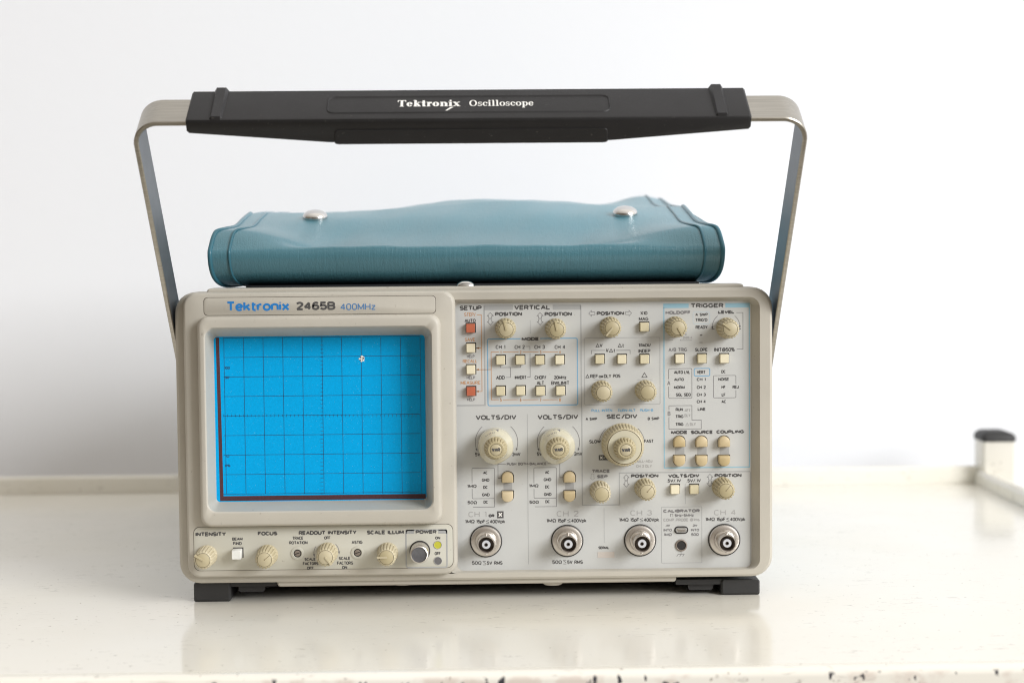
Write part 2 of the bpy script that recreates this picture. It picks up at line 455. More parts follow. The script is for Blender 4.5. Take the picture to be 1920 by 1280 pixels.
class Print:
    def __init__(self, y, lift=0.00006):
        self.y, self.mb, self.q = y - lift, MB(), []

    def t(self, s, x0, x1, y0, y1, col='ink', bold=0.0):
        self.q.append((s, x0, x1, y0, y1, col, bold))

    def ribbon(self, pts, w, col, closed=False):
        """flat ribbon through XZ points, mitred"""
        n = len(pts)
        h = w / 2
        L, Rr = [], []
        for i, p in enumerate(pts):
            p = Vector(p)
            a = Vector(pts[i - 1]) if (i or closed) else None
            c = Vector(pts[(i + 1) % n]) if (i < n - 1 or closed) else None
            d0 = (p - a).normalized() if a is not None else None
            d1 = (c - p).normalized() if c is not None else None
            d0 = d0 or d1
            d1 = d1 or d0
            n0, n1 = Vector((-d0.y, d0.x)), Vector((-d1.y, d1.x))
            mm = (n0 + n1)
            mm = mm.normalized() if mm.length > 1e-6 else n0
            k = h / max(0.4, mm.dot(n0))
            L.append(p + mm * k); Rr.append(p - mm * k)
        vs_ = [(q.x, self.y, q.y) for q in L] + [(q.x, self.y, q.y) for q in Rr]
        fs = []
        for i in range(n if closed else n - 1):
            j = (i + 1) % n
            fs.append((i, j, n + j, n + i))
        self.mb.poly(vs_, fs, col)

    def line(self, pts, w=1.0, col='midink'):
        P = [list(pts[0])] + [list(p) for p in pts[1:]]
        W3 = [at(p[0], p[1], self.y) for p in P]
        W3 = [[q.x, q.z] for q in W3]
        for i in range(len(P) - 1):
            if abs(P[i][0] - P[i + 1][0]) < 2.2: W3[i + 1][0] = W3[i][0]
            elif abs(P[i][1] - P[i + 1][1]) < 2.2: W3[i + 1][1] = W3[i][1]
        self.ribbon(W3, w * mpp(self.y), col)

    def frame(self, x0, y0, x1, y1, r, w, col):
        X0, X1, Z0, Z1 = box_px(x0, y0, x1, y1, self.y)
        self.ribbon([(p[0], p[2]) for p in rr(X0, X1, Z0, Z1, r * mpp(self.y), 0, 5)], w * mpp(self.y), col, True)

    def gapframe(self, x0, y0, x1, y1, r, w, col, side, g0, g1):
        """rounded frame with a gap from g0 to g1 on one side"""
        X0, X1, Z0, Z1 = box_px(x0, y0, x1, y1, self.y)
        lp = [(p[0], p[2]) for p in rr(X0, X1, Z0, Z1, r * mpp(self.y), 0, 5)]
        if side == 'l':
            za, zb = at(x0, g0, self.y).z, at(x0, g1, self.y).z
            k = 10
            pts = [(X0, zb)] + lp[k:] + lp[:k] + [(X0, za)]
        elif side == 'r':
            za, zb = at(x1, g0, self.y).z, at(x1, g1, self.y).z
            pts = [(X1, za)] + lp + [(X1, zb)]
        else:
            xa, xb = at(g0, y0, self.y).x, at(g1, y0, self.y).x
            k = 5
            pts = [(xa, Z1)] + lp[k:] + lp[:k] + [(xb, Z1)]
        self.ribbon(pts, w * mpp(self.y), col)

    def rect(self, x0, y0, x1, y1, col):
        X0, X1, Z0, Z1 = box_px(x0, y0, x1, y1, self.y)
        self.mb.poly([(X0, self.y, Z0), (X1, self.y, Z0), (X1, self.y, Z1), (X0, self.y, Z1)], [(0, 1, 2, 3)], col)

    def arc(self, cx, cy, r, a0, a1, w, col, head=True):
        c = at(cx, cy, self.y); k = mpp(self.y)
        pts = [(c.x + r * k * math.cos(R(a0 + (a1 - a0) * i / 12)), c.z + r * k * math.sin(R(a0 + (a1 - a0) * i / 12))) for i in range(13)]
        self.ribbon(pts, w * k, col)
        if head:
            p, q = Vector(pts[-1]), Vector(pts[-2])
            d = (p - q).normalized(); nn = Vector((-d.y, d.x))
            tri = [p + d * 4 * k, p + nn * 1.9 * k - d * 2 * k, p - nn * 1.9 * k - d * 2 * k]
            self.mb.poly([(v.x, self.y, v.y) for v in tri], [(0, 1, 2)], col)

    def hollow(self, cx, cy, pts, w=0.9, col='midink'):
        c = at(cx, cy, self.y); k = mpp(self.y)
        self.ribbon([(c.x + x * k, c.z - y * k) for x, y in pts], w * k, col, True)

    def updown(self, x0, y0, x1, y1, col='midink'):
        w, h = x1 - x0, y1 - y0
        for s in (-1, 1):
            self.hollow((x0 + x1) / 2, (y0 + y1) / 2, [(0, s * h / 2), (w / 2, s * (h / 2 - 6)), (w / 4, s * (h / 2 - 6)),
                        (w / 4, s * 1.0), (-w / 4, s * 1.0), (-w / 4, s * (h / 2 - 6)), (-w / 2, s * (h / 2 - 6))], 0.9, col)

    def build(self, name, parent, flat=True):
        k = mpp(self.y)
        y_keep = self.y
        for (s, x0, x1, y0, y1, col, bold) in self.q:
            gap = .22 if bold < .03 else .19
            lay, adv = [], 0.0
            for ch in s:
                w, st = GL.get(ch, GL[' '])
                lay.append((adv, st)); adv += w + gap
            adv -= gap
            desc = -.28 if 'p' in s else 0.0
            X0, X1, Z0, Z1 = box_px(x0, y0, x1, y1, self.y)
            pw = {0: 1.15}.get(bold, 1.42 if bold < .01 else (2.25 if bold < .03 else 4.0)) * k
            if bold < .03 and (y1 - y0) > 9: pw *= (y1 - y0) / 9.4
            X0 += pw / 2; X1 -= pw / 2; Z0 += pw / 2; Z1 -= pw / 2
            sx_, sz_ = (X1 - X0) / max(adv, .05), (Z1 - Z0) / (1 - desc)
            if adv < .1: sx_ = 0
            c = 0
            for ox, st in lay:
                for ln in st:
                    c += 1
                    self.y = y_keep - 0.0000015 * (c % 7)
                    pts = [(X0 + (ox + x) * sx_, Z0 + (z - desc) * sz_) for x, z in ln]
                    cl = len(pts) > 3 and (Vector(pts[0]) - Vector(pts[-1])).length < 1e-7
                    if cl:
                        self.ribbon(pts[:-1], pw, col, True)
                        continue
                    cuts = [0]                       # split at sharp turns, where a mitre would spike
                    for i in range(1, len(pts) - 1):
                        d0 = (Vector(pts[i]) - Vector(pts[i - 1])); d1 = (Vector(pts[i + 1]) - Vector(pts[i]))
                        if d0.length > 1e-9 and d1.length > 1e-9 and d0.angle(d1) > R(100): cuts.append(i)
                    cuts.append(len(pts) - 1)
                    for a, b in zip(cuts, cuts[1:]):
                        c += 1
                        self.y = y_keep - 0.0000015 * (c % 7)
                        self.ribbon(pts[a:b + 1], pw, col)
        self.y = y_keep
        return self.mb.build(name, parent, recalc=False)


# ------------------------------------------------------------------ the wall
WALL_Y = 0.53
mb = MB()
mb.loft([rr(-3.0, 3.0, -1.2, 2.2, 0.001, WALL_Y, 2), rr(-3.0, 3.0, -1.2, 2.2, 0.001, WALL_Y + 0.12, 2)], 'wall', True, True)
wall = mb.build('wall')
wall['kind'] = 'structure'

# ------------------------------------------------------------------ the trolley the instrument stands on
trolley = empty('metal_trolley', (0, 0.15, 0))
trolley['label'] = 'cream enamelled metal trolley with scuffed top and chipped front edge, under the instrument'
trolley['category'] = 'trolley'
OFF = Vector((0, -0.15, 0))


def under(o, p, off):
    o.parent = p
    o.location = off
    return o


TX0, TX1, TY0, TY1 = -0.56, 0.404, -0.156, 0.440


def sweep_x(profile, x0, x1, mt, mbx, cap=True):
    mbx.loft([[(x0, y, z) for y, z in profile], [(x1, y, z) for y, z in profile]], mt, cap, cap)


mb = MB()
mb.poly([(TX0, TY0, 0), (TX1, TY0, 0), (TX1, TY1, 0), (TX0, TY1, 0), (TX0, TY0, -0.002), (TX1, TY0, -0.002), (TX1, TY1, -0.002), (TX0, TY1, -0.002)],
        [(0, 1, 2, 3), (7, 6, 5, 4), (0, 4, 5, 1), (2, 6, 7, 3), (1, 5, 6, 2), (3, 7, 4, 0)], 'enamel')
under(mb.build('tray_top'), trolley, OFF)


def lip(y_in, sgn, h, w):
    """rounded rim profile: rises from the tray, rolls over, drops outside"""
    p = [(y_in, -0.0015), (y_in + sgn * 0.0012, h * 0.35)]
    for k in range(9):
        a = math.pi * (1 - k / 8)
        p.append((y_in + sgn * (0.0012 + w / 2 + w / 2 * math.cos(a)), h - w / 2 * 0.7 + w / 2 * 0.7 * math.sin(a)))
    p += [(y_in + sgn * (0.0012 + w), -0.034), (y_in + sgn * w * 0.6, -0.034)]
    return p


mb = MB()
sweep_x(lip(TY1, 1, 0.0142, 0.009), TX0, TX1 + 0.004, 'enamel', mb)
under(mb.build('back_rim'), trolley, OFF)
mb = MB()
sweep_x(lip(TY0, -1, 0.0014, 0.0120), TX0, TX1 + 0.004, 'chipped', mb)
under(mb.build('front_rim'), trolley, OFF)
mb = MB()
pr = lip(TX1, 1, 0.0115, 0.012)
mb.loft([[(x, TY0 - 0.004, z) for x, z in pr], [(x, TY1 - 0.002, z) for x, z in pr]], 'enamel', True, True)
under(mb.build('side_rim'), trolley, OFF)
# corner post with its black cap
yf = 0.427
px0, px1 = at(1844, 850, yf).x, at(1904, 850, yf).x
ztop = at(1874, 828, yf).z
pw = px1 - px0
mb = MB()


def rxy(x0, x1, y0, y1, r, z, n=5):
    return [(p[0], p[2], z) for p in rr(x0, x1, y0, y1, r, 0, n)]


mb.loft([rxy(px0, px1, yf, yf + 0.027, 0.002, -0.75), rxy(px0, px1, yf, yf + 0.027, 0.002, ztop)], 'enamel', True, True)
post = under(mb.build('corner_post'), trolley, OFF)
mb = MB()
e = 0.0008
mb.loft([rxy(px0 - e, px1 + e, yf - e, yf + 0.027 + e, 0.003, ztop + 0.0003), rxy(px0 - e, px1 + e, yf - e, yf + 0.027 + e, 0.003, ztop + 0.004),
         rxy(px0 + 0.0005, px1 - 0.001, yf + 0.0005, yf + 0.0265, 0.003, ztop + 0.0062), rxy(px0 + 0.003, px1 - 0.006, yf + 0.003, yf + 0.024, 0.003, ztop + 0.0080)], 'rubber', True, True)
mb.build('post_cap', post)

# ------------------------------------------------------------------ the oscilloscope
scope = empty('oscilloscope')
scope['label'] = 'beige benchtop oscilloscope with blue gridded screen, knobs and raised black carrying handle'
scope['category'] = 'oscilloscope'

YP = 0.0058       # control panel face
YM = -0.006       # display module face
YB = -0.013       # screen bezel face
ring_out = box_px(331.5, 543, 1449, 1087.5, 0.0)
ring_in = box_px(834, 559, 1425, 1071, 0.0)
case_b = grow(ring_out, -0.0045)

mb = MB()
mb.loft([rr(*case_b, 0.006, 0.012), rr(*case_b, 0.006, 0.386), rr(*grow(case_b, -0.004), 0.004, 0.39)], 'case', True, True)
mb.build('cabinet', scope)

mb = MB()
mb.loft([rr(case_b[0] + .012, case_b[1] - .012, .0030, case_b[2] + .001, .001, .032), rr(case_b[0] + .012, case_b[1] - .012, .0030, case_b[2] + .001, .001, .34)], 'plate', True, True)
mb.build('under_shade_box', scope)  # black box added to deepen the shade in the gap beneath the cabinet

# front frame: outer ring with the chamfered well of the control panel
mb = MB()
o1 = rr(*ring_out, 0.0115, 0.016)
loops = [rr(*grow(ring_out, -0.004), 0.009, 0.0165), o1, rr(*ring_out, 0.0115, 0.0022), rr(*grow(ring_out, -0.0004), 0.0112, 0.0008),
         rr(*grow(ring_out, -0.0016), 0.0104, 0.0)]
mb.loft(loops, 'bezel', False, False)
wi = grow(ring_in, 0.0)
base = box_px(856, 567, 1408, 1065, YP)
wide = (box_px(362, 559, 1425, 1071, 0.0)[0],) + tuple(wi[1:])      # open behind the display module
mb.loft([rr(*grow(ring_out, -0.0016), 0.0104, 0.0), rr(*wide, 0.006, 0.0)], 'bezel', False, False)
mb.loft([rr(*wi, 0.006, 0.0), rr(*grow(wi, -0.0004), 0.006, 0.0006),
         rr(*grow(base, 0.0006), 0.0035, YP - 0.0010), rr(*base, 0.0033, YP + 0.0006)], 'bezel', False, False)
frame = mb.build('front_frame', scope)

# lips above and below the frame
for (a, nm) in (((388, 536.5, 1394, 548), 'top_lip'), ((520, 1080, 1268, 1094.5), 'bottom_lip')):
    mb = MB()
    b = box_px(*a, 0.004)
    mb.loft([rr(*grow(b, -0.0008), 0.0012, 0.0032), rr(*b, 0.0018, 0.0042), rr(*b, 0.0018, 0.02)], 'bezel', True, True)
    mb.build(nm, scope)
for px in (755, 1037):
    c = at(px, 1090, 0.006)
    mb = MB()
    lp = [[(c.x + r_ * math.cos(2 * math.pi * i / 24), 0.0062 + 0.004 * (r_ / 0.0062) * math.sin(2 * math.pi * i / 24) + 0.004, c.z + h_) for i in range(24)]
          for r_, h_ in ((0.0062, 0.001), (0.0060, -0.0012), (0.0045, -0.0024))]
    mb.loft(lp, 'bezel', True, True)
    mb.build('bottom_stud', scope)

# control panel sheet
mb = MB()
pb = grow(base, 0.0012)
mb.loft([rr(*pb, 0.003, YP), rr(*pb, 0.003, YP + 0.002)], 'panel', True, True)
panel = mb.build('control_panel', scope)

# display module
mo = box_px(348, 548.5, 854, 1079, YM)
mb = MB()
mb.loft([rr(*grow(mo, 0.0006), 0.0075, 0.001), rr(*grow(mo, 0.0003), 0.0072, YM + 0.0016), rr(*grow(mo, -0.0004), 0.0068, YM + 0.0004), rr(*grow(mo, -0.0013), 0.006, YM),
         rr(*grow(box_px(373, 593, 826, 985, YB), -0.003), 0.006, YM), rr(*grow(box_px(373, 593, 826, 985, YB), -0.003), 0.006, YM + 0.003)], 'bezel')
module = mb.build('display_module', scope)


def plate(name, px, mt, parent, y, up=0.0003, r=0.0022):
    b = box_px(*px, y)
    mb = MB()
    mb.loft([rr(*b, r, y - 0.00005), rr(*grow(b, 0.0003), r, y - 0.00002)], 'seam')
    mb.loft([rr(*b, r, y), rr(*b, r, y - up * 0.5), rr(*grow(b, -0.0003), r, y - up)], mt, False, True)
    return mb.build(name, parent, angle=25)


plate('name_plate', (382.5, 556.5, 816.5, 589), 'bezel', module, YM, 0.0003)
plate('lower_panel', (364, 985, 849, 1066), 'lower', module, YM, 0.0003, 0.0035)

# screen bezel with sloping inner sides
so = box_px(373, 593, 826, 985, YB)
si = box_px(386.5, 614, 809.5, 957.5, YB)
YS = 0.0045
sf = box_px(404, 630, 797.5, 937.5, YS)
mb = MB()
mb.loft([rr(*grow(so, 0.0005), 0.006, YM + 0.0002), rr(*grow(so, 0.0002), 0.0058, YB + 0.0018), rr(*grow(so, -0.0006), 0.0054, YB + 0.0005),
         rr(*grow(so, -0.0017), 0.0046, YB), rr(*grow(si, 0.0006), 0.0055, YB), rr(*grow(si, -0.0001), 0.005, YB + 0.0006),
         rr(*grow(sf, 0.0004), 0.002, YS - 0.001), rr(*sf, 0.002, YS + 0.0009)], 'bezel')
bez = mb.build('screen_bezel', scope)

mb = MB()
g = grow(sf, 0.001)
mb.loft([rr(*g, 0.001, YS), rr(*g, 0.001, YS + 0.0008)], 'screen', True, True)
screen = mb.build('screen', scope)
# maroon rim behind the filter, left and bottom
mb = MB()
X0, X1, Z0, Z1 = sf
k = mpp(YS)
yy = YS - 0.00005
rim = [(X0 + 3.2 * k, Z1 - 1 * k), (X0 + 9.5 * k, Z1 - 1 * k), (X0 + 12.5 * k, Z0 + 10 * k), (X1 - 1 * k, Z0 + 10 * k), (X1 - 1 * k, Z0 + 1 * k), (X0 + 6 * k, Z0 + 1 * k)]
mb.poly([(x, yy, z) for x, z in rim], [(0, 1, 2, 5), (2, 3, 4, 5)], 'maroon')
mb.build('rim_strip', screen)
gr = Print(YS, 0.00008)
gx = [418.5 + (792.0 - 418.5) / 10.0 * i for i in range(11)]
GX0, GX1, GY0, GY1 = 419.5, 787.5, 632.5, 925
nx, ny = 10, 8
for i in range(nx + 1):
    x = GX0 + (GX1 - GX0) * i / nx
    gr.line([(x, GY0), (x + 1.0, GY1)], 0.8, 'grid')
for j in range(ny + 1):
    y = GY0 + (GY1 - GY0) * j / ny
    gr.line([(GX0, y + 1), (GX1, y - 1)], 0.8, 'grid')
cxg, cyg = (GX0 + GX1) / 2, (GY0 + GY1) / 2
for i in range(nx * 5 + 1):
    x = GX0 + (GX1 - GX0) * i / (nx * 5)
    gr.line([(x, cyg - 2.4), (x, cyg + 2.4)], 0.6, 'grid')
for j in range(ny * 5 + 1):
    y = GY0 + (GY1 - GY0) * j / (ny * 5)
    gr.line([(cxg - 2.6, y), (cxg + 2.6, y)], 0.6, 'grid')
for f in (1.5, 6.5):
    y = GY0 + (GY1 - GY0) * f / ny
    for i in range(nx * 5):
        x = GX0 + (GX1 - GX0) * i / (nx * 5)
        gr.line([(x, y), (x + 1.2, y)], 0.6, 'grid')
gr.t('100', 421, 431, 687, 692, 'grid'); gr.t('90', 422, 430, 705, 710, 'grid')
gr.t('10', 422, 430, 852, 857, 'grid'); gr.t('0%', 422, 432, 870, 875, 'grid')
gr.build('graticule', screen)
# a torn scrap of pale dirt on the glass
mb = MB()
c = at(678.5, 672, YS)
random.seed(3)
pts = []
for i in range(14):
    a = 2 * math.pi * i / 14
    q = (5.6 + random.uniform(-1.6, 1.3)) * k
    pts.append((c.x + q * math.cos(a), YS - 0.0002, c.z + q * math.sin(a)))
mb.poly(pts, [tuple(range(14))], 'whiteink')
for dx, dy, s in ((-2, -2, 1.3), (2.6, -0.5, 1.6), (-2.5, 3, 1.1), (1, 3, 0.8)):
    mb.poly([(c.x + (dx + s * math.cos(2 * math.pi * i / 7)) * k, YS - 0.00026, c.z - (dy + s * math.sin(2 * math.pi * i / 7)) * k) for i in range(7)], [tuple(range(7))], 'dark')
mb.build('dirt_scrap', screen)

# ------------------------------------------------------------------ printing on the display module
YL = YM - 0.0003
pr = Print(YL)
B = 0.02
pr.t('Tektronix', 424.4, 543, 564.5, 583, 'logo', 0.035)
pr.t('2465B', 555, 629, 565.3, 581.3, 'ink', 0.02)
pr.t('400MHz', 638, 704.5, 568.6, 581.2, 'deepblue', .004)
pr.t('INTENSITY', 366.3, 424, 996.8, 1004.7, 'ink', B)
pr.t('FOCUS', 483.3, 520.2, 995.7, 1003.2, 'ink', B)
pr.t('READOUT INTENSITY', 560, 668.8, 994, 1001.8, 'ink', B)
pr.t('SCALE ILLUM', 687.7, 757.4, 993.3, 1001, 'ink', B)
pr.t('POWER', 779.3, 818.7, 992.8, 1000, 'ink', B)
pr.rect(761, 992.4, 776.5, 1000, 'bar'); pr.rect(822, 992, 838.5, 999.6, 'bar')
pr.frame(761.5, 993, 838, 1063, 4, 2.6, 'bar')
for s, a in (('BEAM', (435.2, 455, 1006.8, 1012.7)), ('FIND', (437, 453.4, 1015, 1021.2)), ('TRACE', (548, 569, 1005, 1011.3)),
             ('ROTATION', (542, 576.8, 1013.6, 1019.8)), ('SCALE', (570.8, 591.9, 1045, 1050.3)), ('FACTORS', (567.7, 597, 1053, 1058.7)),
             ('OFF', (575.4, 588.5, 1061.5, 1067)), ('OFF', (607.8, 620, 1004.6, 1010.6)), ('ASTIG', (659.3, 679.7, 1012.8, 1019)),
             ('SCALE', (635, 657, 1043, 1049)), ('FACTORS', (631.9, 662.2, 1051.6, 1058)), ('ON', (641.3, 651, 1060, 1066)),
             ('ON', (816, 825.5, 1005, 1010.6)), ('OFF', (815, 826.5, 1034, 1040))):
    pr.t(s, *a, 'ink', 0.004)
pr.arc(611, 1036, 22.5, 146, 190, 1.0, 'midink'); pr.arc(611, 1036, 25, 42, 2, 1.0, 'midink')
pr.build('lettering', module)

# ------------------------------------------------------------------ printing on the control panel
p = Print(YP)
p.t('SETUP', 861.7, 903.3, 572.9, 581.6, 'ink', B)
p.t('STEP/', 870.3, 892, 586, 593, 'rust'); p.t('AUTO', 871, 892, 597.6, 604.5, 'ink', .004)
p.t('SAVE', 871.5, 891, 633, 640, 'rust'); p.t('HELP', 875.4, 890, 665, 670.8, 'midink')
p.t('RECALL', 867.7, 895, 673.6, 680, 'rust'); p.t('HELP', 875, 891, 704.8, 710.7, 'midink')
p.t('MEASURE', 863.7, 901, 714, 720.4, 'rust'); p.t('HELP', 875.8, 891, 746, 751.6, 'midink')
p.line([(894, 590), (902.4, 590), (902.4, 733.5), (893, 733.5)], 1.2, 'rust')
p.line([(902.4, 652.4), (893, 652.4)], 1.2, 'rust')
p.line([(920.6, 692.6), (893, 692.6)], 1.2, 'rust')
for y in (652.4, 692.6, 733.5):
    c = at(893, y, p.y); kk = mpp(YP)
    p.mb.poly([(c.x - 1 * kk, p.y, c.z), (c.x + 5 * kk, p.y, c.z + 2.2 * kk), (c.x + 5 * kk, p.y, c.z - 2.2 * kk)], [(0, 1, 2)], 'rust')
p.line([(857, 760), (909.5, 760), (909.5, 573)], 2.4, 'bar')
p.rect(908.6, 571.5, 961.7, 581, 'bar'); p.rect(1036.4, 571, 1088.6, 580.4, 'bar')
p.t('VERTICAL', 964, 1031.8, 571.6, 580.6, 'ink', B)
p.line([(1089, 572), (1089, 764)], 2.0, 'bar')
for a, b in (((913.6, 925), (928, 979)), ((1007, 1018.4), (1021, 1072.5))):
    p.updown(a[0], 586, a[1], 609); p.t('POSITION', *b, 584.8, 592.4, 'ink', B)
p.line([(994.2, 600), (994.2, 625.6)], 0.9, 'bar')
p.t('MODE', 978, 1010.7, 632, 638.5, 'ink', B)
p.gapframe(914.5, 634.6, 1082.8, 759.4, 3, 1.9, 'blue', 't', 976, 1012.6)
for s, a in (('CH 1', (929.4, 947.6)), ('CH 2', (964.8, 984)), ('CH 3', (1002, 1021.8)), ('CH 4', (1039.9, 1060))):
    p.t(s, *a, 646.7, 654, 'ink', .004)
p.line([(985.7, 649.3), (993.6, 649.3), (993.6, 656)], 1.0, 'midink')
p.line([(993.8, 662), (993.8, 706.6), (988.3, 706.6)], 1.0, 'midink')
xs = (939.3, 976.2, 1013.6, 1050)
for y, yn, ns in ((659.6, (657, 663), '1234'), (749.2, (746.2, 752.4), '5678')):
    st = 920.8
    for x, s in zip(xs, ns):
        p.line([(st, y), (x - 3.8, y)], 1.1, 'rust'); st = x + 3.8
        p.t(s, x - 1.6 if s != '1' else x - 0.8, x + 1.6 if s != '1' else x + 0.8, *yn, 'rust')
p.line([(920.8, 659.6), (920.8, 749.2)], 1.1, 'rust')
p.line([(938, 685), (938, 688.8), (976.3, 688.8), (976.3, 685)], 1.0, 'midink')
p.line([(957, 688.8), (957, 707.2), (948.6, 707.2)], 1.0, 'midink')
for s, a in (('ADD', (930.2, 946.6, 704, 711.3)), ('INVERT', (965, 987.3, 704, 710.7)), ('CHOP/', (1002.4, 1024.4, 703.8, 710.9)),
             ('ALT', (1006.4, 1020.4, 714, 721)), ('20MHz', (1038.5, 1062.2, 704, 710.7)), ('BWLIMIT', (1033.5, 1067.9, 714, 721))):
    p.t(s, *a, 'ink', .004)
# horizontal section
p.hollow(1109.8, 587.4, [(-5.8, 0), (-1, -5.4), (-1, -2.6), (5.6, -2.6), (5.6, 2.6), (-1, 2.6), (-1, 5.4)])
p.hollow(1178.5, 587, [(5.8, 0), (1, -5.4), (1, -2.6), (-5.6, -2.6), (-5.6, 2.6), (1, 2.6), (1, 5.4)])
p.t('POSITION', 1118.7, 1170.3, 583.6, 591, 'ink', B)
p.t('X10', 1200.7, 1214, 583.5, 590.2, 'ink', .004); p.t('MAG', 1197.8, 1215.8, 594.4, 601, 'ink', .004)
p.frame(1095.8, 633, 1237.5, 758, 2, 1.0, 'bar')


def delta(x0, x1, y0, y1, w=1.1, col='ink'):
    p.hollow((x0 + x1) / 2, (y0 + y1) / 2, [(0, -(y1 - y0) / 2), ((x1 - x0) / 2, (y1 - y0) / 2), (-(x1 - x0) / 2, (y1 - y0) / 2)], w, col)


delta(1117.4, 1123.6, 644.6, 650.6); p.t('V', 1124.4, 1129.9, 644, 651, 'ink', .004)
delta(1159, 1165.4, 644.4, 650.4); p.t('t', 1166.6, 1170.2, 643.8, 650.8, 'ink', .004)
p.t('1/', 1136, 1141.4, 653.4, 660, 'ink', .004); delta(1142.6, 1149, 654, 659.8); p.t('t', 1150.4, 1153.6, 653.2, 659.8, 'ink', .004)
p.line([(1109, 663.5), (1109, 656.8), (1134.5, 656.8)], 1.0); p.line([(1155.6, 656.6), (1181.5, 656.6), (1181.5, 663.5)], 1.0)
p.t('TRACK/', 1197, 1220.6, 644, 650.2, 'ink', .004); p.t('INDEP', 1197, 1219.6, 654.4, 661.2, 'ink', .004)
delta(1098.4, 1104.6, 702.3, 707.9); p.t('REF', 1106.6, 1121.6, 701.5, 708.3, 'ink', .004); p.t('OR', 1122.6, 1131.4, 703.6, 708.3, 'ink', .004)
p.t('DLY POS', 1132.4, 1163.4, 701.3, 708.1, 'ink', .004)
p.line([(1113, 712.2), (1136, 712.2)], .6, 'paleink'); delta(1203.4, 1213.4, 698.6, 707)
for a, b in ((1195, 1201), (1204, 1213), (1216, 1223)): p.line([(a, 711.6), (b, 711.6)], .6, 'paleink')
p.t('PULL-INTEN', 1108.9, 1148, 766.5, 771.8, 'blue'); p.t('TURN-ALT', 1158, 1191.7, 766.3, 771.6, 'blue'); p.t('PUSH-B', 1200, 1225, 766.1, 771.4, 'blue')
p.t('SEC/DIV', 1137, 1195.3, 776, 784.6, 'ink', B)
p.t('A SWP', 1098, 1119.8, 782.2, 787.8, 'ink', .004); p.t('B SWP', 1214.4, 1236.3, 781.6, 787.2, 'ink', .004)
p.arc(1166, 834, 43.5, 134, 166, 1.0, 'midink', False); p.arc(1166, 834, 43.5, 46, 14, 1.0, 'midink', False)
p.t('SLOW', 1104.7, 1126.6, 824.2, 830.6, 'ink', .004); p.t('FAST', 1207.6, 1225.8, 823.3, 829.7, 'ink', .004)
p.rect(1122.6, 852.6, 1143, 862.3, 'ink')
p.t('PULL-ADJ', 1191.6, 1223.4, 861.6, 866.8, 'paleink', .004); p.t('CH 2 DLY', 1192.8, 1222.5, 870.7, 876.2, 'paleink', .004)
p.t('TRACE', 1109.4, 1143.8, 879.5, 886.1, 'midink', B); p.t('SEP', 1119, 1139.7, 889.7, 896, 'midink', B)
p.hollow(1111, 893.4, [(-2.6, -5.6), (-2.6, 2), (-4.6, 2), (0, 6), (4.6, 2), (2.6, 2), (2.6, -5.6)], .8, 'paleink')
p.line([(1090.8, 764), (1090.8, 946.7), (1161.6, 946.7), (1161.6, 886.2), (1406.4, 884.2)], 2.0, 'bar')
p.line([(1406.8, 884.2), (1406.8, 1054)], 1.6, 'bar')
p.updown(1169, 889, 1179.7, 912.8); p.t('POSITION', 1183, 1234.7, 888.2, 895, 'ink', B)
# trigger section
p.t('TRIGGER', 1295, 1356.7, 568.4, 576.9, 'ink', B)
p.rect(1243.6, 569, 1291.3, 577.4, 'sky'); p.rect(1360, 568, 1406, 576.4, 'sky')
p.line([(1244.7, 577), (1244.7, 876.8), (1405.4, 875.6), (1405.4, 576)], 2.3, 'sky')
p.t('HOLDOFF', 1247.8, 1295.3, 582.5, 589.2, 'midink', B * .6); p.t('LEVEL', 1346.4, 1377.3, 581.8, 588, 'ink', B)
p.t('A SWP', 1303.7, 1327.4, 586.8, 592.4, 'ink', .004); p.t("TRIG'D", 1303.7, 1326.6, 596.7, 602.7, 'ink', .004)
p.frame(1299.6, 585, 1330.9, 607, 3, 1.1, 'paleblue'); p.t('READY', 1304.2, 1327, 610, 616.3, 'ink', .004)
p.t('+', 1311.6, 1317.4, 625.2, 631, 'ink'); p.line([(1311.6, 642), (1317.4, 642)], 1.0, 'ink')
p.t('B', 1284.6, 1287.4, 624.6, 629, 'paleink'); p.t('ENDS A', 1280.6, 1298, 630.6, 635.2, 'paleink')
p.line([(1248, 638), (1260.6, 638), (1262.4, 636.4)], .8, 'midink'); p.line([(1275.6, 636.4), (1276.8, 638), (1298, 638)], .8, 'midink')
p.arc(1361.5, 612.5, 26, 128, 182, 1.0, 'midink'); p.arc(1361.5, 612.5, 26, 52, 0, 1.0, 'midink')
p.line([(1334.4, 616.8), (1339.8, 616.8)], 1.0, 'ink'); p.t('+', 1384, 1390, 613.4, 619.4, 'ink')
p.line([(1380.7, 586), (1393, 586), (1393, 654.2), (1381.6, 654.2)], 1.0)
p.t('A/B TRIG', 1253.5, 1288.4, 651.7, 658.8, 'midink', .004); p.t('SLOPE', 1303, 1327, 652, 658.6, 'ink', .004); p.t('INIT@50%', 1339, 1377.6, 651.4, 658.9, 'ink', .004)
p.gapframe(1253.9, 690.8, 1297.4, 746.3, 2, 1.0, 'midink', 'l', 710.5, 724.5); p.t('A', 1251, 1257, 713.4, 722, 'midink', .004)
